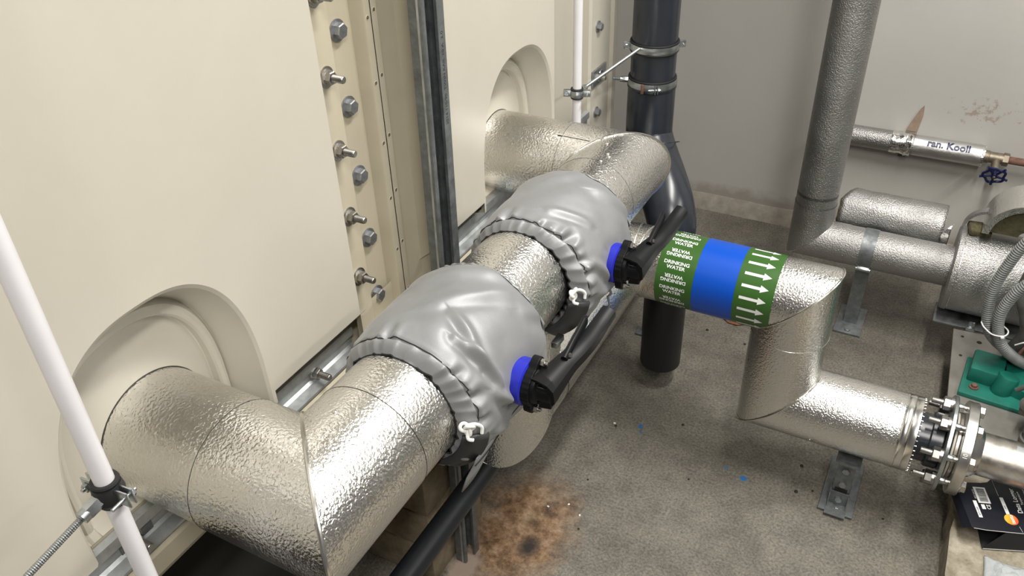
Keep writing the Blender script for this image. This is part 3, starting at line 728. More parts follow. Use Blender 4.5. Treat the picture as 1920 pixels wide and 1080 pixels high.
# ------------------------------------------------------------------ wall pipe with foil sleeve and gate valve
WY, WPZ, WR = 2.955, .430, .036
wp = thing('wall_pipe', 'foil-insulated pipe along the back wall ending in bare rusty pipe', 'pipe', (0, WY, WPZ))
MB().lathe((-.31, WY, WPZ), (1, 0, 0), [(0, .0), (0, WR), (.23, WR), (.235, WR + .001), (.258, WR)], 48).build('grey_sleeve', 'alu_old', wp)
def crinkle(x0, x1, r, amp, fr, n=48, k=40):
    vs = []
    for j in range(k + 1):
        x = x0 + (x1 - x0) * j / k
        for i in range(n):
            q = 2 * pi * i / n; rr = r + noise.noise(Vector((x * fr, cos(q) * 3, sin(q) * 3))) * amp
            vs.append((x, WY + rr * cos(q), WPZ + rr * sin(q)))
    return MB().add(vs, [(j * n + i, j * n + (i + 1) % n, (j + 1) * n + (i + 1) % n, (j + 1) * n + i) for j in range(k) for i in range(n)] + [tuple(range(n)), tuple(range(k * n, (k + 1) * n))])
crinkle(-.125, -.075, WR + .0015, .003, 60, k=20).build('foil_joint_tape', 'foil', wp, sharp=60)
crinkle(-.078, -.058, WR + .004, .006, 120, k=10).build('foil_joint_tape', 'foil', wp, sharp=60)
M['foil_dull'] = simple('dulled_foil', (.62, .61, .60), .46, 1, bs=70, bd=.003, bst=.35)
fs_ = crinkle(-.052, .158, WR - .001, .0012, 20)  .build('foil_sleeve', 'foil_dull', wp, sharp=60)
crinkle(.154, .166, WR - .002, .006, 90, k=8).build('foil_joint_tape', 'foil', wp, sharp=60)
V4, F4 = text_geo('ran. Kooll', .033, .035, cuts=8)
MB().add(wrap([v for v in V4], .055, radians(136), WR + .0018, False, WY, WPZ), F4).build('lettering', 'bluewheel', fs_)
MB().cyl((.22, WY, WPZ), (1.2, WY, WPZ), .0125, 24).build('bare_pipe', 'rusty', wp)
gv = thing('gate_valve', 'small brass gate valve with blue star handwheel on the wall pipe', 'valve', (.20, WY, WPZ))
b = MB().cyl((.155, WY, WPZ), (.182, WY, WPZ), .021, 24, .002).hexa((.222, WY, WPZ), (1, 0, 0), .022, .018).cyl((.178, WY, WPZ), (.226, WY, WPZ), .0185, 24).cyl((.203, WY, WPZ), (.206, WY - .052, WPZ - .022), .013, 20, .002)
b.build('valve_body', 'brass', gv)
wc = Vector((.208, WY - .072, WPZ - .030)); wa = Vector((.04, -.92, -.38)).normalized(); A_, U_, W_ = frame(wa)
hw = MB().tube([wc + (U_ * cos(t) + W_ * sin(t)) * (.031 + .003 * cos(5 * t)) for t in [2 * pi * k / 60 for k in range(60)]], .0042, 10, closed=True)
for k in range(5):
    t = 2 * pi * k / 5 + .3; d = U_ * cos(t) + W_ * sin(t); hw.tube([wc + d * .004, wc + d * .033], .0038, 8); hw.cyl(wc + d * .032, wc + d * .043, .0042, 10)
hw.cyl(wc - A_ * .006, wc + A_ * .006, .010, 18); hw.cyl(wc - A_ * .03, wc, .0045, 12); hw.build('handwheel', 'bluewheel', gv)
MB().hexa(wc + A_ * .006, A_, .005, .005).build('wheel_nut', 'brass', gv)
M['shard'] = simple('weathered_board', (.33, .24, .18), .8, var=.2, vs=40)
ws = MB().prism([(-.088, 2.992, .462), (-.052, 2.992, .462), (-.046, 2.992, .52), (-.050, 2.992, .556), (-.058, 2.992, .545), (-.075, 2.992, .50)], (0, .007, 0))
solo(ws, 'wall_shard', 'shard', 'brown pointed shard of board sticking up behind the wall pipe', 'shard', (-.065, 2.995, .462))
clip = MB().box((-.075, 2.975, .388), (.014, .05, .012), bev=.002).box((-.088, 2.995, .372), (.012, .01, .02), bev=.002)
solo(clip, 'wall_clip', 'castgrey', 'small grey clip holding the wall pipe under its foil joint', 'clip', (-.075, 2.995, .38))

# ------------------------------------------------------------------ strut channel
su = thing('strut_channel', 'tall galvanised strut channel standing from floor up past the tank', 'channel', (-.757, 1.075, 0))
Z1 = 2.72
fp = [(-.747, 1.052), (-.747, 1.056), (-.768, 1.056), (-.768, 1.104), (-.742, 1.104), (-.742, 1.082), (-.738, 1.082), (-.738, 1.107), (-.772, 1.107), (-.772, 1.052)]
u = MB()
fl_l = [(-.772, 1.0525), (-.747, 1.0525), (-.745, 1.0545), (-.745, 1.060), (-.7475, 1.060), (-.7475, 1.0555), (-.772, 1.0555)]
web = [(-.772, 1.0555), (-.769, 1.0555), (-.769, 1.108), (-.772, 1.108)]
fl_r = [(-.769, 1.105), (-.745, 1.105), (-.742, 1.102), (-.742, 1.086), (-.7445, 1.084), (-.739, 1.084), (-.739, 1.104), (-.743, 1.108), (-.769, 1.108)]
for nm, pf in (('front_flange', fl_l), ('web', web), ('lipped_flange', fl_r)):
    MB().prism([(x, y, .001) for x, y in pf], (0, 0, Z1 - .002)).build(nm, 'galv_dark', su, sharp=20)
rb = MB().prism([(-.756, 1.0518, .001), (-.752, 1.0518, .001), (-.752, 1.053, .001), (-.756, 1.053, .001)], (0, 0, Z1 - .002)); rb.build('pressed_rib', 'galv', su); su.rotation_euler = (-.020, 0, 0)
V5, F5 = text_geo('2014 110/90  TWIN RAIL 20 A  2.0', .011, 0, 'LEFT')
for zz in (1.12, 1.45): MB().add([(-.7392 + 0 * v.x + .0004, 1.094 - v.y * .8, zz + v.x) for v in V5], F5).build('stamped_text', 'darkin', su)

# ------------------------------------------------------------------ white conduits
c1 = solo(MB().cyl((-.667, .316, .0), (-.667, .316, 2.72), .0105, 32), 'white_conduit', 'white', 'near white plastic conduit crossing in front of the front tank outlet', 'conduit', (-.667, .316, 0))
c2 = solo(MB().cyl((-.762, 1.708, .62), (-.762, 1.708, 2.72), .0105, 32), 'white_conduit', 'white', 'far white plastic conduit beside the tank end, behind the rear outlet', 'conduit', (-.762, 1.708, .62))

def split_clamp(name, label, c, r, rodto, ang, metal='zinc', rr=.004, bandw=.020, rod=True, bandmat=None):
    """two half metal bands with rubber lining round a vertical pipe; ears at angle ang; rod from the band"""
    c = Vector(c); t = thing(name, label, 'pipe clamp', c)
    h = bandw / 2
    MB().lathe(c - Vector((0, 0, h * 1.25)), (0, 0, 1), [(0, r + .0002), (0, r + .0035), (.0025, r + .0045), (.005, r + .002), (h * 2.5 - .005, r + .002), (h * 2.5 - .0025, r + .0045), (h * 2.5, r + .0035), (h * 2.5, r + .0002)], 48).build('rubber_lining', 'rubber', t)
    MB().lathe(c - Vector((0, 0, h * .8)), (0, 0, 1), [(0, r + .002), (0, r + .0045), (.003, r + .0050), (h * .8, r + .0062), (h * 1.6 - .003, r + .0050), (h * 1.6, r + .0045), (h * 1.6, r + .002)], 48).build('metal_band', bandmat or metal, t)
    for s in (0, pi):
        q = ang + s; d = Vector((cos(q), sin(q), 0)); e = Vector((-sin(q), cos(q), 0)); rot = Matrix.Rotation(q, 3, 'Z')
        ear = MB()
        for k in (-1, 1): ear.box(c + d * (r + .011) + e * k * .0035, (.020, .0022, bandw * .8), rot=rot, bev=.0008)
        eo = ear.build('ear', metal, t)
        MB().cyl(c + d * (r + .014) - e * .020, c + d * (r + .014) + e * .012, .0023, 12).hexa(c + d * (r + .014) + e * .005, e, .0055, .004).build('clamp_screw', metal, eo)
    if rod:
        d = (Vector(rodto) - c).normalized(); s0 = c + d * (r + .004)
        if abs(d.z) > .5: pass
        MB().hexa(s0, d, .0085, .016).cyl(s0 + d * .014, s0 + d * .022, .0075, 16).build('boss', metal, t)
        ln = (Vector(rodto) - s0).length; pr = []; k = int(ln / .0022)
        for i in range(k): pr += [(ln * i / k, rr), (ln * (i + .5) / k, rr * .84)]
        pr += [(ln, rr), (ln, 0)]
        MB().lathe(s0, d, pr, 14).build('threaded_rod', metal, t)
    return t
split_clamp('pipe_clamp', 'black-lined clamp with threaded rod on the near white conduit', (-.667, .316, 1.046), .0107, (-.662, -.6, .89), radians(5), bandw=.026, bandmat='rubber')

# ------------------------------------------------------------------ dark pvc drain pipe with swept offset
K1 = Vector((-.704, 2.072, 0)); K2 = Vector((-.564, 1.907, 0)); KR = .0598
dp = thing('drain_pipe', 'thick dark grey plastic drain pipe with swept offset, open above the floor', 'pipe', (K1.x, K1.y, .6))
MB().lathe(K1 + Vector((0, 0, .80)), (0, 0, 1), [(0, KR), (1.92, KR)], 64).build('upper_pipe', 'pvc', dp)
path = [K1 + Vector((0, 0, .86)), K1 + Vector((0, 0, .80)), K1 + Vector((0, 0, .745))]
mid0 = K1 + Vector((0, 0, .735)); mid1 = K2 + Vector((0, 0, .52))
bez = []
for i in range(1, 21):
    t = i / 21; p0, p3 = mid0, mid1; p1 = mid0 - Vector((0, 0, .085)); p2 = mid1 + Vector((0, 0, .095))
    bez.append(p0 * (1 - t) ** 3 + p1 * 3 * t * (1 - t) ** 2 + p2 * 3 * t * t * (1 - t) + p3 * t ** 3)
path += bez + [mid1, K2 + Vector((0, 0, .44)), K2 + Vector((0, 0, .40))]
n_ = len(path); rad = [KR + .0045] * n_; rad[0] = KR + .004
for i in range(3, n_ - 3): rad[i] = KR + .0045 + .006 * sin(pi * (i - 3) / (n_ - 6))
MB().tube(path, rad, 64).build('swept_fitting', 'pvc', dp, sharp=50)
MB().lathe(K1 + Vector((0, 0, .852)), (0, 0, 1), [(0, KR + .004), (.004, KR + .0062), (.010, KR + .0062), (.013, KR)], 64).build('socket_rim', 'pvc', dp)
MB().tube(circ_loop(K1 * .75 + K2 * .25 + Vector((0, 0, .705)), (.30, -.35, -.88), KR + .0062), .0012, 8, closed=True).build('mould_line', 'pvc', dp)
MB().lathe(K2 + Vector((0, 0, .068)), (0, 0, 1), [(.01, KR - .004), (0, KR - .004), (0, KR - .001), (.002, KR), (.36, KR)], 64).build('outlet_pipe', 'pe', dp)

cA = Vector((K1.x, K1.y, .968)); cB = Vector((K1.x, K1.y, .870))
kc = split_clamp('pipe_clamp', 'upper steel clamp on the drain pipe', cA, KR + .0006, (0, 0, 0), radians(28), rod=False, bandw=.022)
kc['label'] = 'upper steel clamp round the dark drain pipe, tied by a slanting rod'
kd = split_clamp('pipe_clamp', 'lower', cB, KR + .0006, (-.80, 2.03, .875), radians(-62), bandw=.024, rr=.005)
kd['label'] = 'lower steel clamp round the dark drain pipe, just above its socket'
MB().box((K1.x - .003, K1.y - KR - .008, .868), (.008, .004, .026), bev=.001).build('red_tab', 'rusty', kd)
# slanting rod with small clamp on the far white conduit
fc = split_clamp('pipe_clamp', 'x', (-.762, 1.708, .957), .0107, (K1.x - .02, K1.y - KR - .004, .972), radians(20), bandw=.020, rr=.0042)
fc['label'] = 'small lined clamp on the far white conduit with rod to drain pipe'
bp = thing('fixing_plate', 'small square steel plate bolted on the tank end flange', 'bracket', (-.834, 2.01, .888))
MB().box((-.832, 2.008, .888), (.006, .088, .044), bev=.0015).build('plate', 'bolt', bp)
MB().hexa((-.829, 1.992, .888), (1, 0, 0), .0115, .010).cyl((-.829, 1.992, .888), (-.806, 1.992, .888), .006, 14).build('bolt', 'inox', bp)
MB().tube(circ_loop((-.828, 2.012, .888), (1, 0, 0), .012, 24), .002, 8, closed=True).build('ring_mark', 'zinc', bp)
# black floor pipe
solo(MB().cyl((-.676, -1.2, .360), (-.676, 2.25, .360), .0256, 40), 'black_floor_pipe', 'pe', 'straight black plastic pipe running low under the clad header', 'pipe', (-.676, .5, .33))
for yy, lb in ((-.4, 'small steel bracket holding black pipe near the camera'), (2.1, 'small steel bracket holding black pipe near the back wall')):
    q = MB().box((-.676, yy, .33), (.05, .03, .004)).box((-.676, yy, .165), (.03, .004, .33))
    q.box((-.676, yy, .003), (.06, .05, .006))
    solo(q, 'pipe_stand', 'galv_dark', lb, 'bracket', (-.676, yy, 0))

# ------------------------------------------------------------------ insulation jackets
def fold(px, py, a, b, h, w):
    """ridge height at (u deg, v) for a crease from a to b"""
    ax, ay = a; bx, by = b
    S_ = .0022           # metres per degree
    vx, vy = (bx - ax) * S_, by - ay; wx, wy = (px - ax) * S_, py - ay
    L2 = vx * vx + vy * vy; t = max(0, min(1, (wx * vx + wy * vy) / L2)); dx, dy = wx - t * vx, wy - t * vy
    cr = (vx * wy - vy * wx) / sqrt(L2); d = hypot(dx, dy); taper = sin(pi * (.08 + .84 * t)) ** .7
    return h * taper * (exp(-(d / w) ** 2) - .75 * exp(-((d - 1.7 * w) / w) ** 2) * (1 if cr > 0 else .25))
def jacket(name, label, y0, body, y1, Rb, folds, seed, tucks, off=(.005, -.006), stem=.829):
    t = thing(name, label, 'insulation jacket', (PX, (y0 + y1) / 2, PZ))
    nu, nv = 320, 150; ys_ = y0 + .017; ye = y1 - .017
    V = []
    for j in range(nv + 1):
        s = j / nv; v = y0 + (y1 - y0) * s
        for i in range(nu):
            u = -180 + 360 * i / nu; q = radians(u)
            ns = noise.noise(Vector((cos(q) * 1.3 + seed, sin(q) * 1.3, v * 6)))
            seamshift = .006 * noise.noise(Vector((cos(q) * 2.2, sin(q) * 2.2, seed + 5)))
            yv = v
            if v < ys_ + seamshift or v > ye + seamshift:          # cuff
                k = (v - y0) / (ys_ + seamshift - y0) if v < ys_ + seamshift else (y1 - v) / (y1 - ye - seamshift)
                k = max(0, min(1, k))
                g = noise.noise(Vector((cos(q) * 5.5, sin(q) * 5.5, seed + v * 3))); g2 = sin(17 * q + 3 * ns + seed)
                r = R0 + .003 + (.022 + .004 * ns) * k ** .75 + (.0075 * g - .004 * abs(g2) + .002) * sin(pi * min(1, k * .5 + .40)) + .004 * sin(pi * k)
                r = max(r, R0 + .0016)
            else:
                k = min((v - ys_ - seamshift) / .05, (ye + seamshift - v) / .05); k = max(0, min(1, k)); sm = sin(k * pi / 2)
                r = R0 + .026 + (Rb - R0 - .026) * sm
                r += .004 * ns * sm + .0025 * noise.noise(Vector((cos(q) * 3 + seed, sin(q) * 3, v * 22)))
                for (tu, w_, h_, ln) in tucks:
                    d = ((u - tu + 180) % 360 - 180); fr = exp(-(d / w_) ** 2); dist = (v - ys_ - seamshift) / ln
                    if dist < 1: r -= h_ * fr * (1 - dist) ** 1.3; r += h_ * .6 * exp(-((abs(d) - 1.8 * w_) / w_) ** 2) * (1 - dist)
                for f in folds: r += fold(u, v, *f)
                dd_ = hypot(((u + 180) % 360 - 180) * .0022, v - stem); r -= .013 * exp(-(dd_ / .034) ** 2)
            # seam groove
            dd = min(abs(v - ys_ - seamshift), abs(v - ye - seamshift)); r -= .0022 * exp(-(dd / .0022) ** 2)
            ox = off[0] * min(1, max(0, (r - R0) / .03)); oz = off[1] * min(1, max(0, (r - R0) / .03))
            V.append(Vector((PX + ox + r * cos(q), yv, PZ + oz + r * sin(q))))
    m = MB(); m.add(V, [(j * nu + i, j * nu + (i + 1) % nu, (j + 1) * nu + (i + 1) % nu, (j + 1) * nu + i) for j in range(nv) for i in range(nu)])
    m.build('jacket_body', 'jacket', t, sharp=80)
    # stitched seams follow the groove
    for base in (ys_, ye):
        pts = []
        for i in range(nu):
            q = radians(-180 + 360 * i / nu); ss = .006 * noise.noise(Vector((cos(q) * 2.2, sin(q) * 2.2, seed + 5)))
            jf = (base + ss - y0) / (y1 - y0) * nv; j = int(jf); vv = V[j * nu + i].lerp(V[(j + 1) * nu + i], jf - j); pts.append(vv + (vv - Vector((PX, vv.y, PZ))).normalized() * .0004)
        MB().tube(pts, .0009, 6, closed=True).build('stitched_seam', 'thread', t)
    # dark lining edge at the mouth
    MB().tube([V[i] - (V[i] - Vector((PX, V[i].y, PZ))).normalized() * .0012 for i in range(nu)], .0014, 6, closed=True).build('mouth_edge', 'thread', t)
    return t, V, nu
def trefoil(c, s, r, rot, tails):
    c = Vector(c); P = []
    for k in range(60):
        t = 2 * pi * k / 60; P.append(c + rot @ Vector(((sin(t) + 2 * sin(2 * t)) * s, (cos(t) - 2 * cos(2 * t)) * s, -sin(3 * t) * s * .8)))
    m = MB().tube(P, r, 10, closed=True)
    for tl in tails: m.tube(smooth_path([c + Vector(p) for p in tl]), r, 10)
    return m
j1, V1, nu = jacket('insulation_jacket', 'nearer grey cloth jacket round the front valve, cord tied at its lip', .702, (.73, .98), .945, .127,
    [((62, .762), (20, .775), .0085, .0075), ((75, .80), (38, .762), .006, .008), ((95, .79), (58, .90), .004, .012), ((18, .758), (-8, .80), .006, .008),
     ((5, .775), (-15, .85), .005, .009), ((-20, .76), (-45, .84), .006, .010), ((40, .90), (5, .99), .004, .012), ((120, .86), (60, .95), .004, .016), ((-5, .90), (-30, .97), .004, .010)],
    3.7, [(104, 3.5, .009, .034), (150, 4, .008, .03), (45, 3.5, .006, .022), (24, 4, .009, .030), (5, 3, .007, .025), (-14, 4, .008, .03), (-60, 5, .008, .03), (-120, 5, .008, .03)])
j2, V2, nu = jacket('insulation_jacket', 'farther grey cloth jacket round the rear valve, pleated at its lip', 1.072, (1.11, 1.36), 1.305, .127,
    [((80, 1.13), (48, 1.16), .004, .008), ((22, 1.115), (-5, 1.16), .005, .008), ((-8, 1.12), (-35, 1.25), .005, .010), ((60, 1.25), (10, 1.32), .004, .014), ((15, 1.17), (-20, 1.20), .004, .010), ((110, 1.2), (70, 1.34), .003, .018)],
    8.1, [(112, 4, .012, .035), (75, 3, .007, .02), (52, 4, .011, .032), (30, 3.5, .007, .02), (16, 4, .009, .030), (150, 4, .008, .03), (-10, 4, .007, .025), (-60, 5, .008, .03)], off=(.009, -.008), stem=1.187)
for (t, yk, ang, lab, y0_, ye_) in ((j1, .706, 2, 0, .71, .93), (j2, 1.060, 4, 1, 1.075, 1.30)):
    q = radians(ang); ckn = Vector((PX + .109 * cos(q), yk, PZ + .109 * sin(q)))
    rot = Matrix.Rotation(radians(90), 3, 'X') @ Matrix.Rotation(radians(20 + 70 * lab), 3, 'Y')
    trefoil(ckn + Vector((.002, -.005, 0)), .0036, .0027, rot, [[(0, .004, .004), (.010, .006, .008), (.016, .012, .0), (.017, .010, -.010)], [(0, 0, -.003), (.004, -.006, -.012), (.010, -.002, -.016)]]).build('drawcord_knot', 'cord', t)
    # closing strap and dark opening under the knot
    mo = MB()
    q0, q1 = radians(-8), radians(-60)
    vs = []
    for i in range(13):
        qq = q0 + (q1 - q0) * i / 12
        for (dy, r_) in ((-.004, .0985), (.022, .1270)):
            vs.append((PX + .003 + r_ * cos(qq), yk + dy, PZ + r_ * sin(qq)))
    mo.add(vs, [(i * 2, i * 2 + 1, i * 2 + 3, i * 2 + 2) for i in range(12)])
    o = mo.build('lining', 'jacket_in', t); md = o.modifiers.new('solid', 'SOLIDIFY'); md.thickness = .006; md.offset = 1
    # lapped flap along the underside
    vs = []; nn = 40
    for i in range(nn + 1):
        s = i / nn; y = y0_ + .004 + (ye_ - y0_) * s
        drop = .044 * (1 - .35 * s) * (1 if s < .93 else (1 - s) / .07) + .0
        y_t = y - .022 * (1 - s) * 1.0
        qq = radians(-36 - 4 * s); rr = .130 + .002 * sin(9 * s)
        a = Vector((PX + .004 + rr * cos(qq), y, PZ - .006 + rr * sin(qq)))
        e = Vector((-.35, -.0, -1)).normalized()
        vs += [a - e * .018, a, a + e * drop * .5 + Vector((.003 * sin(11 * s), (y_t - y) * .5, 0)), a + e * drop + Vector((.004 * sin(7 * s + 1), y_t - y, 0))]
    f_ = MB().add(vs, [(i * 4 + k, i * 4 + k + 1, i * 4 + k + 5, i * 4 + k + 4) for i in range(nn) for k in range(3)])
    o = f_.build('lap_flap', 'jacket', t, sharp=60); md = o.modifiers.new('solid', 'SOLIDIFY'); md.thickness = .002
    MB().tube([vs[i * 4 + 1] + Vector((.0015, 0, 0)) for i in range(nn + 1)], .0009, 6).build('stitched_seam', 'thread', t)
# metal bracket hanging below the rear jacket
hg = MB().tube([(-.475, 1.222, .800), (-.468, 1.222, .780), (-.476, 1.225, .768), (-.470, 1.222, .752), (-.478, 1.218, .742)], .0026, 8)
hg.build('wire_hook', 'zinc', j2)
cb = MB().box((-.500, 1.052, .775), (.012, .030, .012), bev=.001)
cb.build('buckle', 'zinc', j2)

# ------------------------------------------------------------------ butterfly valve with lever
def valve(name, label, y):
    z = PZ; t = thing(name, label, 'valve', (-.45, y, z))
    MB().lathe((-.500, y, z), (1, 0, 0), [(0, .020), (.026, .024), (.0305, .034), (.032, .0362), (.058, .0362), (.060, .033), (.060, 0)], 48).build('neck_flange', 'blue', t)
    # angular web behind the flange
    wb = MB()
    for k in range(4):
        q = pi / 4 + k * pi / 2; d = Vector((0, cos(q), sin(q))); e = Vector((0, -sin(q), cos(q)))
        c0 = Vector((-.5, y, z)); wb.prism([c0 + d * .012 + e * -.003, c0 + Vector((.034, 0, 0)) + d * .012 + e * -.003, c0 + Vector((.034, 0, 0)) + d * .033 + e * -.003], e * .006)
    wb.prism([Vector((-.487, y - .020, z + .004)), Vector((-.487, y + .012, z + .022)), Vector((-.487, y + .02, z - .02)), Vector((-.487, y - .012, z - .022))], (.025, 0, 0))
    wb.build('neck_web', 'blue', t)
    # notched black plate
    pl_ = []
    for k in range(96):
        q = 2 * pi * k / 96; r = .0325 + .0007 * (1 if (k % 4) < 2 else 0)
        for ec in (radians(70), radians(250)):
            d = abs((q - ec + pi) % (2 * pi) - pi); r = max(r, .0335 + .012 * max(0, 1 - (d / .42) ** 2) if d < .42 else r)
        pl_.append((-.440, y + r * cos(q), z + r * sin(q)))
    MB().prism(pl_, (.013, 0, 0)).build('index_plate', 'blackpl', t, bevel=.001)
    for ec in (radians(70), radians(250)):
        c = Vector((-.4265, y + .037 * cos(ec), z + .037 * sin(ec)))
        MB().hexa(c, (1, 0, 0), .0062, .006).cyl(c + Vector((.005, 0, 0)), c + Vector((.011, 0, 0)), .0032, 12).build('plate_bolt', 'inox', t)
    hub = MB().lathe((-.428, y, z), (1, 0, 0), [(0, .029), (.006, .028), (.010, .023), (.030, .021), (.034, .017), (.036, 0)], 36)
    hub.prism([(-.416, y - .020, z - .024), (-.396, y - .018, z - .022), (-.396, y + .030, z - .014), (-.416, y + .03, z - .016)], (0, 0, .038))
    for s_ in (-1, 1): hub.prism([(-.418, y - .022, z + s_ * .016 - .002), (-.396, y - .014, z + s_ * .010 - .002), (-.396, y + .01, z + s_ * .010 - .002), (-.418, y + .01, z + s_ * .016 - .002)], (0, 0, .004))
    hub.build('hub', 'blackpl', t, bevel=.0015)
    # lever: hollow channel section swept along +y with an S bend outwards
    cl_ = smooth_path([(-.409, y - .018, z + .004), (-.405, y + .012, z + .009), (-.401, y + .042, z + .014), (-.394, y + .078, z + .018), (-.390, y + .113, z + .020), (-.389, y + .146, z + .024), (-.386, y + .176, z + .031)], 6)
    lv = MB(); vs = []; n = len(cl_)
    for i, p in enumerate(cl_):
        s = i / (n - 1); tg = (cl_[min(i + 1, n - 1)] - cl_[max(i - 1, 0)]).normalized(); up = Vector((0, 0, 1)); up = (up - tg * up.dot(tg)).normalized(); sd_ = tg.cross(up).normalized()
        hw_ = .0240 - .0075 * min(1, s / .4) - .0050 * s; th = .0185 - .0035 * min(1, s / .4) - .0045 * s
        if sd_.x < 0: sd_ = -sd_
        pts = [(-th, -hw_), (-th * .4, -hw_ - .001), (th * .5, -hw_ + .0015), (th, -hw_ * .55), (th * 1.05, 0), (th, hw_ * .55), (th * .5, hw_ - .0015), (-th * .4, hw_ + .001), (-th, hw_), (-th, hw_ - .003), (th * .4, hw_ - .005), (th * .4, -hw_ + .005), (-th, -hw_ + .003)]
        vs += [p + sd_ * a + up * b_ for a, b_ in pts]
    k_ = 13; lv.add(vs, [(i * k_ + a, i * k_ + (a + 1) % k_, (i + 1) * k_ + (a + 1) % k_, (i + 1) * k_ + a) for i in range(n - 1) for a in range(k_)] + [tuple(range(k_)), tuple(range((n - 1) * k_, n * k_))])
    lo = lv.build('lever', 'blackpl', t, sharp=35)
    MB().cyl((-.398, y + .048, z + .030), (-.398, y + .050, z + .0345), .0042, 14).cyl((-.398, y + .048, z + .030), (-.398, y + .050, z + .0355), .0022, 10).build('pivot_pin', 'inox', lo)
    # squeeze trigger on the pipe side
    tr = smooth_path([(-.402, y + .040, z + .024), (-.404, y + .075, z + .032), (-.406, y + .105, z + .036), (-.409, y + .135, z + .040)], 5)
    vs = []; n = len(tr)
    for i, p in enumerate(tr):
        s = i / (n - 1); tg = (tr[min(i + 1, n - 1)] - tr[max(i - 1, 0)]).normalized(); up = Vector((0, 0, 1)); up = (up - tg * up.dot(tg)).normalized(); sd_ = tg.cross(up)
        hw_ = .0125 - .003 * s; th = .0058 - .001 * s
        if i == n - 1: hw_ *= .6; th *= .6
        for a in range(12): qq = 2 * pi * a / 12; vs.append(p + sd_ * th * math.copysign(abs(cos(qq)) ** .7, cos(qq)) + up * hw_ * math.copysign(abs(sin(qq)) ** .7, sin(qq)))
    MB().add(vs, [(i * 12 + a, i * 12 + (a + 1) % 12, (i + 1) * 12 + (a + 1) % 12, (i + 1) * 12 + a) for i in range(n - 1) for a in range(12)] + [tuple(range(12)), tuple(range((n - 1) * 12, n * 12))]).build('trigger', 'blackpl', t, sharp=60)
    return t
v1 = valve('butterfly_valve', 'front butterfly valve, blue neck and black lever out of the nearer jacket', .829)
dup(v1, (0, 1.187 - .829, 0), 'rear butterfly valve, blue neck and black lever out of the farther jacket')

# ------------------------------------------------------------------ right hand side: plinth, pump base, conduits
pv = MB(); vs = []; nx, ny = 30, 70
for j in range(ny + 1):
    for i in range(nx + 1):
        x = .263 + 1.2 * i / nx; y = -.6 + 3.0 * j / ny; e = noise.noise(Vector((x * 14, y * 14, 0))) * .004
        xx = x + (noise.noise(Vector((y * 20, 1, 5))) * .006 if i == 0 else 0)
        vs.append((xx, y, .098 + e - (.006 if i == 0 else 0)))
pv.add(vs, [(j * (nx + 1) + i, j * (nx + 1) + i + 1, (j + 1) * (nx + 1) + i + 1, (j + 1) * (nx + 1) + i) for j in range(ny) for i in range(nx)])
edge = [vs[j * (nx + 1)] for j in range(ny + 1)]
pv.add(edge + [(x, y, 0) for x, y, z in edge], [(j, j + 1, ny + 2 + j, ny + 1 + j) for j in range(ny)])
pv.add([vs[0], vs[nx], (vs[nx][0], vs[nx][1], 0), (vs[0][0], vs[0][1], 0)], [(0, 1, 2, 3)])
solo(pv, 'concrete_plinth', 'plinth', 'low rough concrete plinth at the right with the black box on it', 'plinth', (.8, .9, 0), sharp=50)
sk = thing('pump_base_frame', 'grey drilled steel base plate behind the flange, green pump foot on it', 'base frame', (.4, 2.1, .02))
ft = MB().prism([(.194, 2.325, .146), (.470, 2.345, .146), (.47, 1.80, .146), (.213, 1.80, .146)], (0, 0, .006)); ft.build('top_plate', 'skid', sk)
MB().prism([(.203, 2.32, .146), (.212, 2.32, .146), (.226, 1.80, .146), (.217, 1.80, .146)], (0, 0, -.044)).prism([(.203, 2.32, .1), (.262, 2.32, .1), (.262, 1.80, .1), (.217, 1.80, .1)], (0, 0, .004)).build('side_web', 'castgrey', sk)
for (x, y, r) in ((.220, 2.295, .0045), (.265, 2.285, .007), (.222, 2.20, .0045)):
    MB().cyl((x, y, .1515), (x, y, .1527), r, 16).build('drilled_hole', 'darkin', sk)
mt = thing('pump', 'green pump at the right edge, its cast foot bolted on the grey drilled plate', 'pump', (.34, 2.1, .152)); pf = mt
g = MB().box((.315, 2.095, .159), (.165, .17, .014), rot=(0, 0, -.08), bev=.003)
g.box((.285, 2.12, .185), (.080, .095, .050), rot=(0, 0, -.08), bev=.006)
g.prism([(.33, 2.06, .165), (.52, 2.00, .165), (.52, 2.12, .165), (.33, 2.16, .165)], (0, 0, .03)); g.cyl((.325, 2.065, .16), (.335, 2.075, .215), .026, 24, .003)
g.build('foot_casting', 'teal', pf)
for (x, y) in ((.262, 2.178), (.262, 2.050)):
    MB().cyl((x, y, .166), (x, y, .170), .012, 20).hexa((x, y, .170), (0, 0, 1), .008, .007).build('foot_bolt', 'rusty' if y < 2.1 else 'bolt', pf)
MB().lathe((.375, 2.16, .36), (1, -.1, 0), [(0, 0), (0, .05), (.01, .075), (.05, .085), (.4, .085)], 48).build('casing', 'teal', mt)
MB().cyl((.72, 2.15, .30), (.72, 2.15, .98), .15, 48, .01).cyl((.72, 2.15, .10), (.72, 2.15, .30), .09, 32).box((.45, 2.16, .222), (.10, .10, .138), bev=.01).build('added_motor_stand', 'teal', mt)  # unseen motor and stand, added to block light and darken the right side
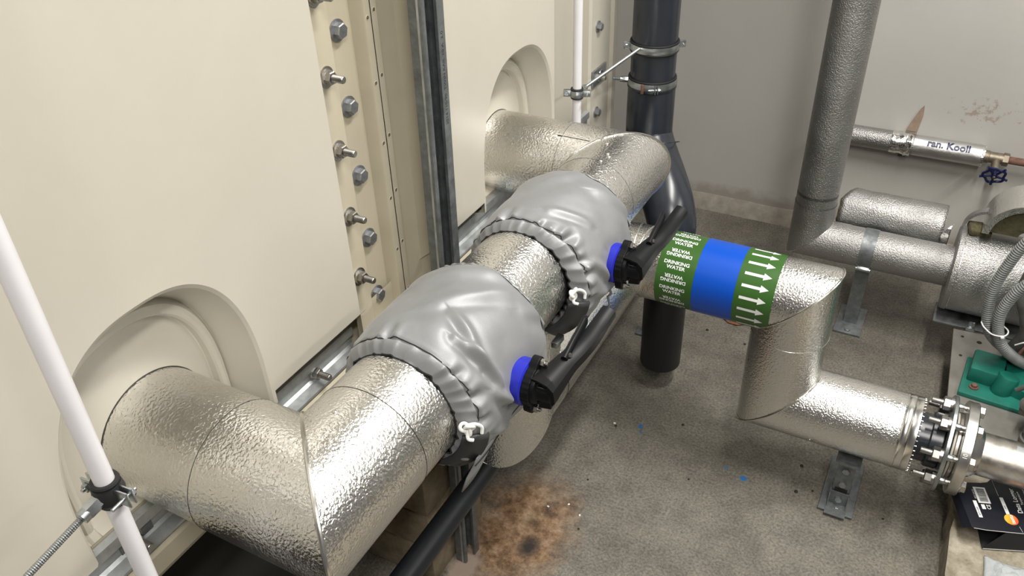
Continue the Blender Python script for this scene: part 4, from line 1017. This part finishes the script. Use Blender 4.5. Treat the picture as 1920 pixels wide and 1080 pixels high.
# brown perforated angle and board
ba = thing('brown_perforated_angle', 'dirty brown perforated steel angle slanting behind the green foot', 'steel angle', (.36, 2.2, .15))
a0, a1 = Vector((.315, 2.16, .150)), Vector((.405, 2.32, .335)); d = (a1 - a0).normalized(); sdv = Vector((.55, -.5, .2)).normalized(); sdv = (sdv - d * sdv.dot(d)).normalized(); nv_ = d.cross(sdv)
m = MB().prism([a0, a0 + sdv * .022, a0 + sdv * .022 + nv_ * .003, a0 + nv_ * .003], a1 - a0); m.build('angle_face', 'rusty', ba)
ho = MB()
for k in range(7): c = a0 + (a1 - a0) * (.12 + k * .12) + sdv * .011; s_ = 1 if nv_.dot(Vector((0, -1, .3))) > 0 else 0; ho.cyl(c - nv_ * .0006, c + nv_ * .0036, .0028, 10)
ho.build('punched_hole', 'darkin', ba)
solo(MB().prism([(.35, 2.275, .154), (.466, 2.265, .154), (.466, 2.265, .36), (.40, 2.275, .31)], (0, .02, 0)), 'brown_board', 'wood', 'dark brown board standing behind the pump foot at the right edge', 'board', (.42, 2.275, .154))
# drain cock and fittings
dc = thing('drain_cock', 'dull grey pipe fitting with black cap at the right edge behind stainless pipe', 'fitting', (.39, 1.93, .11))
MB().cyl((.365, 1.955, .235), (.44, 1.93, .235), .034, 32, .006).build('round_flange', 'castgrey', dc)
MB().lathe((.372, 1.925, .252), (-.3, -.8, .4), [(0, .020), (.006, .020), (.010, .014), (.013, 0)], 24).build('boss', 'castgrey', dc)
MB().tube(smooth_path([(.345, 1.98, .245), (.37, 1.97, .275), (.42, 1.95, .283), (.48, 1.94, .28)]), .006, 10).build('bent_tube', 'castgrey', dc)
MB().lathe((.405, 1.90, .1525), (0, 0, 1), [(0, .030), (.018, .030), (.020, .024), (.034, .024), (.036, .028), (.05, .028), (.055, .020), (.11, .018), (.13, .016)], 32).build('ribbed_hose_tail', 'castgrey', dc)
MB().box((.415, 1.915, .285), (.04, .035, .03), rot=(.2, .3, .5), bev=.005).build('black_cap', 'blackpl', dc)

def conduit(pts, name, label, r=.0132):
    P0 = smooth_path(pts, 40); P1_ = [P0[0]]; 
    step = .0009; acc = []
    Ls = [0]
    for i in range(1, len(P0)): Ls.append(Ls[-1] + (P0[i] - P0[i - 1]).length)
    n = int(Ls[-1] / step); j = 0; out = []
    for k in range(n + 1):
        s = Ls[-1] * k / n
        while j < len(Ls) - 2 and Ls[j + 1] < s: j += 1
        out.append(P0[j].lerp(P0[j + 1], (s - Ls[j]) / max(1e-9, Ls[j + 1] - Ls[j])))
    tot = Ls[-1]
    m = MB().tube(out, r, 20, rf=lambda i: r - .0006 + .0017 * sin(2 * pi * i * step / .0062))
    return solo(m, name, 'conduit', label, 'conduit', tuple(out[-1]), sharp=80)
cdA = [(.40, 2.12, .80), (.335, 2.105, .70), (.268, 2.10, .602), (.243, 2.10, .52), (.232, 2.10, .45), (.236, 2.10, .39), (.248, 2.10, .335), (.272, 2.11, .295), (.31, 2.14, .25), (.36, 2.17, .20)]
conduit(cdA, 'corrugated_conduit', 'left grey corrugated conduit looping in front of the rear drum')
cdB = [(.46, 2.08, .53), (.385, 2.075, .555), (.325, 2.075, .535), (.288, 2.075, .485), (.268, 2.075, .43), (.264, 2.075, .38), (.277, 2.078, .328), (.300, 2.085, .288), (.34, 2.12, .24), (.38, 2.16, .20)]
conduit(cdB, 'corrugated_conduit', 'right grey corrugated conduit bending off to the right, tied to its neighbour')
tie = MB().tube(smooth_path([(.231, 2.09, .348), (.240, 2.082, .340), (.262, 2.064, .336), (.288, 2.064, .340), (.293, 2.085, .346), (.262, 2.112, .348), (.236, 2.110, .348), (.231, 2.09, .348)]), .0019, 8).box((.284, 2.060, .336), (.008, .006, .006), rot=(0, 0, .5), bev=.001)
solo(tie, 'cable_tie', 'vinyl', 'white cable tie round the two grey corrugated conduits', 'cable tie', (.25, 2.09, .34))
wr = MB().tube(smooth_path([(.315, 2.05, .33), (.335, 2.04, .352), (.37, 2.05, .345), (.42, 2.06, .31)]), .0018, 8)
solo(wr, 'loose_wire', 'vinyl', 'thin pale wire looping right of the tied conduits', 'wire', (.36, 2.05, .34))
gh = MB().tube(smooth_path([(.31, 2.17, .50), (.305, 2.16, .42), (.33, 2.15, .36), (.345, 2.16, .30), (.33, 2.18, .22), (.34, 2.2, .17)]), .017, 16)
solo(gh, 'dark_hose', 'castgrey', 'dark grey hose hanging behind the corrugated conduits', 'hose', (.34, 2.2, .155))

# ------------------------------------------------------------------ data logger box
BA = Vector((.294, 1.561, .150)); E1 = Vector((.94, .34, 0)).normalized(); E2 = Vector((-.34, .94, 0)).normalized(); E3 = Vector((0, 0, 1))
bxo = thing('data_logger_box', 'open black cardboard data logger box with barcode flap and orange logo', 'box', (.44, 1.68, .10))
ORG[bxo.name] = (.44, 1.68, .10)
bp_ = lambda a, b, c=0: BA + E1 * a + E2 * b + E3 * c
def slab(pts, th, name, mat): return MB().prism(pts, E3 * -th).build(name, mat, bxo)
slab([bp_(.074, -.006), bp_(.30, -.006), bp_(.30, .155), bp_(.162, .155), bp_(.135, .165), bp_(.10, .165), bp_(.076, .142)], .0012, 'top_face', 'card')
slab([bp_(.0, 0), bp_(.006, -.003), bp_(.074, -.006), bp_(.076, .142), bp_(.06, .138), bp_(.004, .134), bp_(0, .128)], .0012, 'end_flap', 'card')
slab([bp_(-.014, .006, -.012), bp_(0, 0, -.0006), bp_(0, .128, -.0006), bp_(-.012, .120, -.012)], .001, 'tuck_flap', 'card')
MB().prism([bp_(.074, -.006, -.001), bp_(.30, -.006, -.001), bp_(.30, -.006, -.048), bp_(.030, -.018, -.048)], E2 * .0012).build('front_face', 'cardin', bxo)
MB().prism([bp_(.030, -.018, -.0485), bp_(.30, -.006, -.0485), bp_(.30, .155, -.0485), bp_(.05, .14, -.0485)], E3 * .001).build('bottom_face', 'cardin', bxo)
MB().prism([bp_(.076, .14, -.001), bp_(.30, .155, -.001), bp_(.30, .155, -.048), bp_(.05, .14, -.048)], E2 * .0012).build('back_face', 'cardin', bxo)
ed = MB().tube([bp_(.004, -.003, .0002), bp_(.03, -.006, .0), bp_(.072, -.0075, .0008), bp_(.10, -.007, 0), bp_(.30, -.007, 0)], .0007, 6).tube([bp_(.031, -.019, -.048), bp_(.30, -.0075, -.048)], .0008, 6).tube([bp_(.0, .130, .0002), bp_(.012, .1345, .0002)], .0006, 6)
ed.build('worn_edge', 'cardedge', bxo)
def onbox(a, b, c, d, name, mat, h=.0004):
    return MB().add([bp_(a, b, h), bp_(c, b, h), bp_(c, d, h), bp_(a, d, h)], [(0, 1, 2, 3)]).build(name, mat, bxo)
onbox(.037, .074, .064, .123, 'barcode_label', 'print')
brs = MB(); y = .079
while y < .117:
    wd = random.choice((.0006, .0011, .0017)); brs.add([bp_(.042, y, .0007), bp_(.060, y, .0007), bp_(.060, y + wd, .0007), bp_(.042, y + wd, .0007)], [(0, 1, 2, 3)]); y += wd + random.choice((.0007, .0011))
brs.build('barcode_bars', 'cardin', bxo)
onbox(.025, .030, .033, .080, 'paper_strip', 'print'); onbox(.088, .046, .096, .096, 'paper_strip', 'print'); onbox(.040, .056, .048, .070, 'paper_strip', 'print')
def boxtext(s, size, a, b, name, mat, bold=.01, h=.0006, up=-1):
    Vt, Ft = text_geo(s, size, bold, 'LEFT')
    return MB().add([bp_(a + up * v.y, b + v.x, h) for v in Vt], Ft).build(name, mat, bxo)
boxtext('0572 6560', .0058, .029, .036, 'printed_number', 'cardin', h=.0008); boxtext('1 5501', .0058, .092, .056, 'printed_number', 'cardin', h=.0008)
boxtext('CE', .012, .056, .056, 'ce_mark', 'print'); boxtext('Data Logger', .0150, .122, .052, 'product_lettering', 'print', .02)
boxtext('Temperature', .0075, .134, .078, 'product_lettering', 'print'); boxtext('Data Logger', .0150, .150, .052, 'product_lettering', 'print', .02)
boxtext('0572 1560 SN', .005, .034, .086, 'printed_number', 'print', 0)
MB().tube([bp_(.088, .100, .0004), bp_(.088, .150, .0004)], .0003, 6).tube([bp_(.105, .012, .0004), bp_(.107, -.004, .0004)], .0003, 6).build('printed_line', 'print', bxo)
lg = [bp_(.094 + .0145 * cos(t), .031 + .0155 * sin(t), .0005) for t in [2 * pi * k / 40 for k in range(40)]]
me = MB().add(lg, [tuple(range(40))])
lo_ = me.build('round_logo', 'orange', bxo)
# logo gradient runs across the disc: place its own origin at its left edge
cc = bp_(.080, .031, .0005) - Vector(ORG[bxo.name])
for v in lo_.data.vertices: v.co -= cc
lo_.location = cc
boxtext('testo', .0125, .096, .019, 'logo_lettering', 'print', .02, .0009)
# plastic film
vs = []; nn = 60
for j in range(nn + 1):
    for i in range(nn + 1):
        x = .335 + .30 * i / nn; y = 1.30 + .235 * j / nn; p = Vector((x * 40, y * 40, 0))
        e = min(i, j, nn - i, nn - j) / nn; z = .103 + min(1, e * 8) * (.014 + .014 * abs(noise.noise(p)) + .010 * abs(noise.noise(p * 2.7)) + .005 * abs(noise.noise(p * 6)))
        vs.append((x + .012 * noise.noise(Vector((0, y * 12, 3))), y + .008 * noise.noise(Vector((x * 12, 0, 3))), z))
o = solo(MB().add(vs, [(j * (nn + 1) + i, j * (nn + 1) + i + 1, (j + 1) * (nn + 1) + i + 1, (j + 1) * (nn + 1) + i) for j in range(nn) for i in range(nn)]), 'plastic_film', 'wrap', 'crumpled clear plastic film on the plinth in front of the black box', 'plastic film', (.48, 1.42, .10), sharp=80)
md = o.modifiers.new('solid', 'SOLIDIFY'); md.thickness = .0015

# ------------------------------------------------------------------ floor litter
lf = [(-.49, 2.285), (-.465, 2.30), (-.455, 2.325), (-.43, 2.315), (-.405, 2.32), (-.385, 2.30), (-.395, 2.28), (-.42, 2.262), (-.45, 2.265), (-.47, 2.28)]
solo(MB().prism([(x, y, .004 + .004 * noise.noise(Vector((x * 30, y * 30, 0)))) for x, y in lf], (0, 0, .0012)).tube([(-.485, 2.284, .005), (-.515, 2.281, .004)], .0015, 6), 'dry_leaf', 'leaf', 'brown dry leaf on the floor behind the green and blue taped pipe', 'leaf', (-.44, 2.29, 0))
grit = [(-.094, 1.73, .005), (-.088, 1.633, .005), (-.43, 1.74, .004), (-.60, 1.652, .004), (-.05, 1.655, .003), (.125, 1.64, .003), (-.35, 1.55, .003), (-.59, 1.43, .003), (-.545, 1.27, .003), (-.50, 2.20, .005), (-.37, 2.18, .004)]
GL = ['dark crumb of grit on the floor close left of the front support upright', 'round dark grit crumb on the floor left of the front support base plate',
      'lone dark grit crumb on open floor right of the small blue specks', 'dark grit crumb on the floor beside a pale flake, left of the blue specks',
      'tiny dark crumb of grit touching the shadow of the front support plate', 'tiny dark crumb of grit on the floor between support plate and plinth',
      'tiny dark crumb of grit on open floor below the larger blue paint spot', 'tiny dark crumb of grit on open floor above the rust stain',
      'tiny dark crumb of grit at the right edge of the rust stain', 'dark grit crumb on the floor beyond the drain pipe, left of the dry leaf', 'dark grit crumb on the floor right of the dry leaf, behind the riser']
for i, (x, y, r) in enumerate(grit):
    b = bmesh.new(); bmesh.ops.create_icosphere(b, subdivisions=2, radius=r)
    for v in b.verts: v.co = v.co * (1 + .3 * noise.noise(v.co * 300 + Vector((i, 0, 0)))); v.co.z = v.co.z * .5 + r * .38; v.co += Vector((x, y, 0))
    m = MB().bm(b); b.free()
    solo(m, 'grit_crumb', 'debris', GL[i], 'grit', (x, y, 0), group='dark crumbs of grit on the floor')
for i, (x, y, r) in enumerate([(-.607, 1.66, .0035), (-.60, 1.33, .003), (-.56, 1.31, .003), (-.645, 1.30, .003)]):
    m = MB().box((x, y, r * .4), (r * 2, r * 1.4, r * .8), rot=(0, 0, i), bev=r * .2)
    solo(m, 'pale_chip', 'vinyl', ['pale paint flake on open floor beside a dark crumb, left of blue specks', 'pale paint flake at the upper right rim of the rust stain', 'pale paint flake just right of the rust stain', 'pale paint flake lying on the upper part of the rust stain'][i], 'paint flake', (x, y, 0), group='pale paint flakes on the floor')
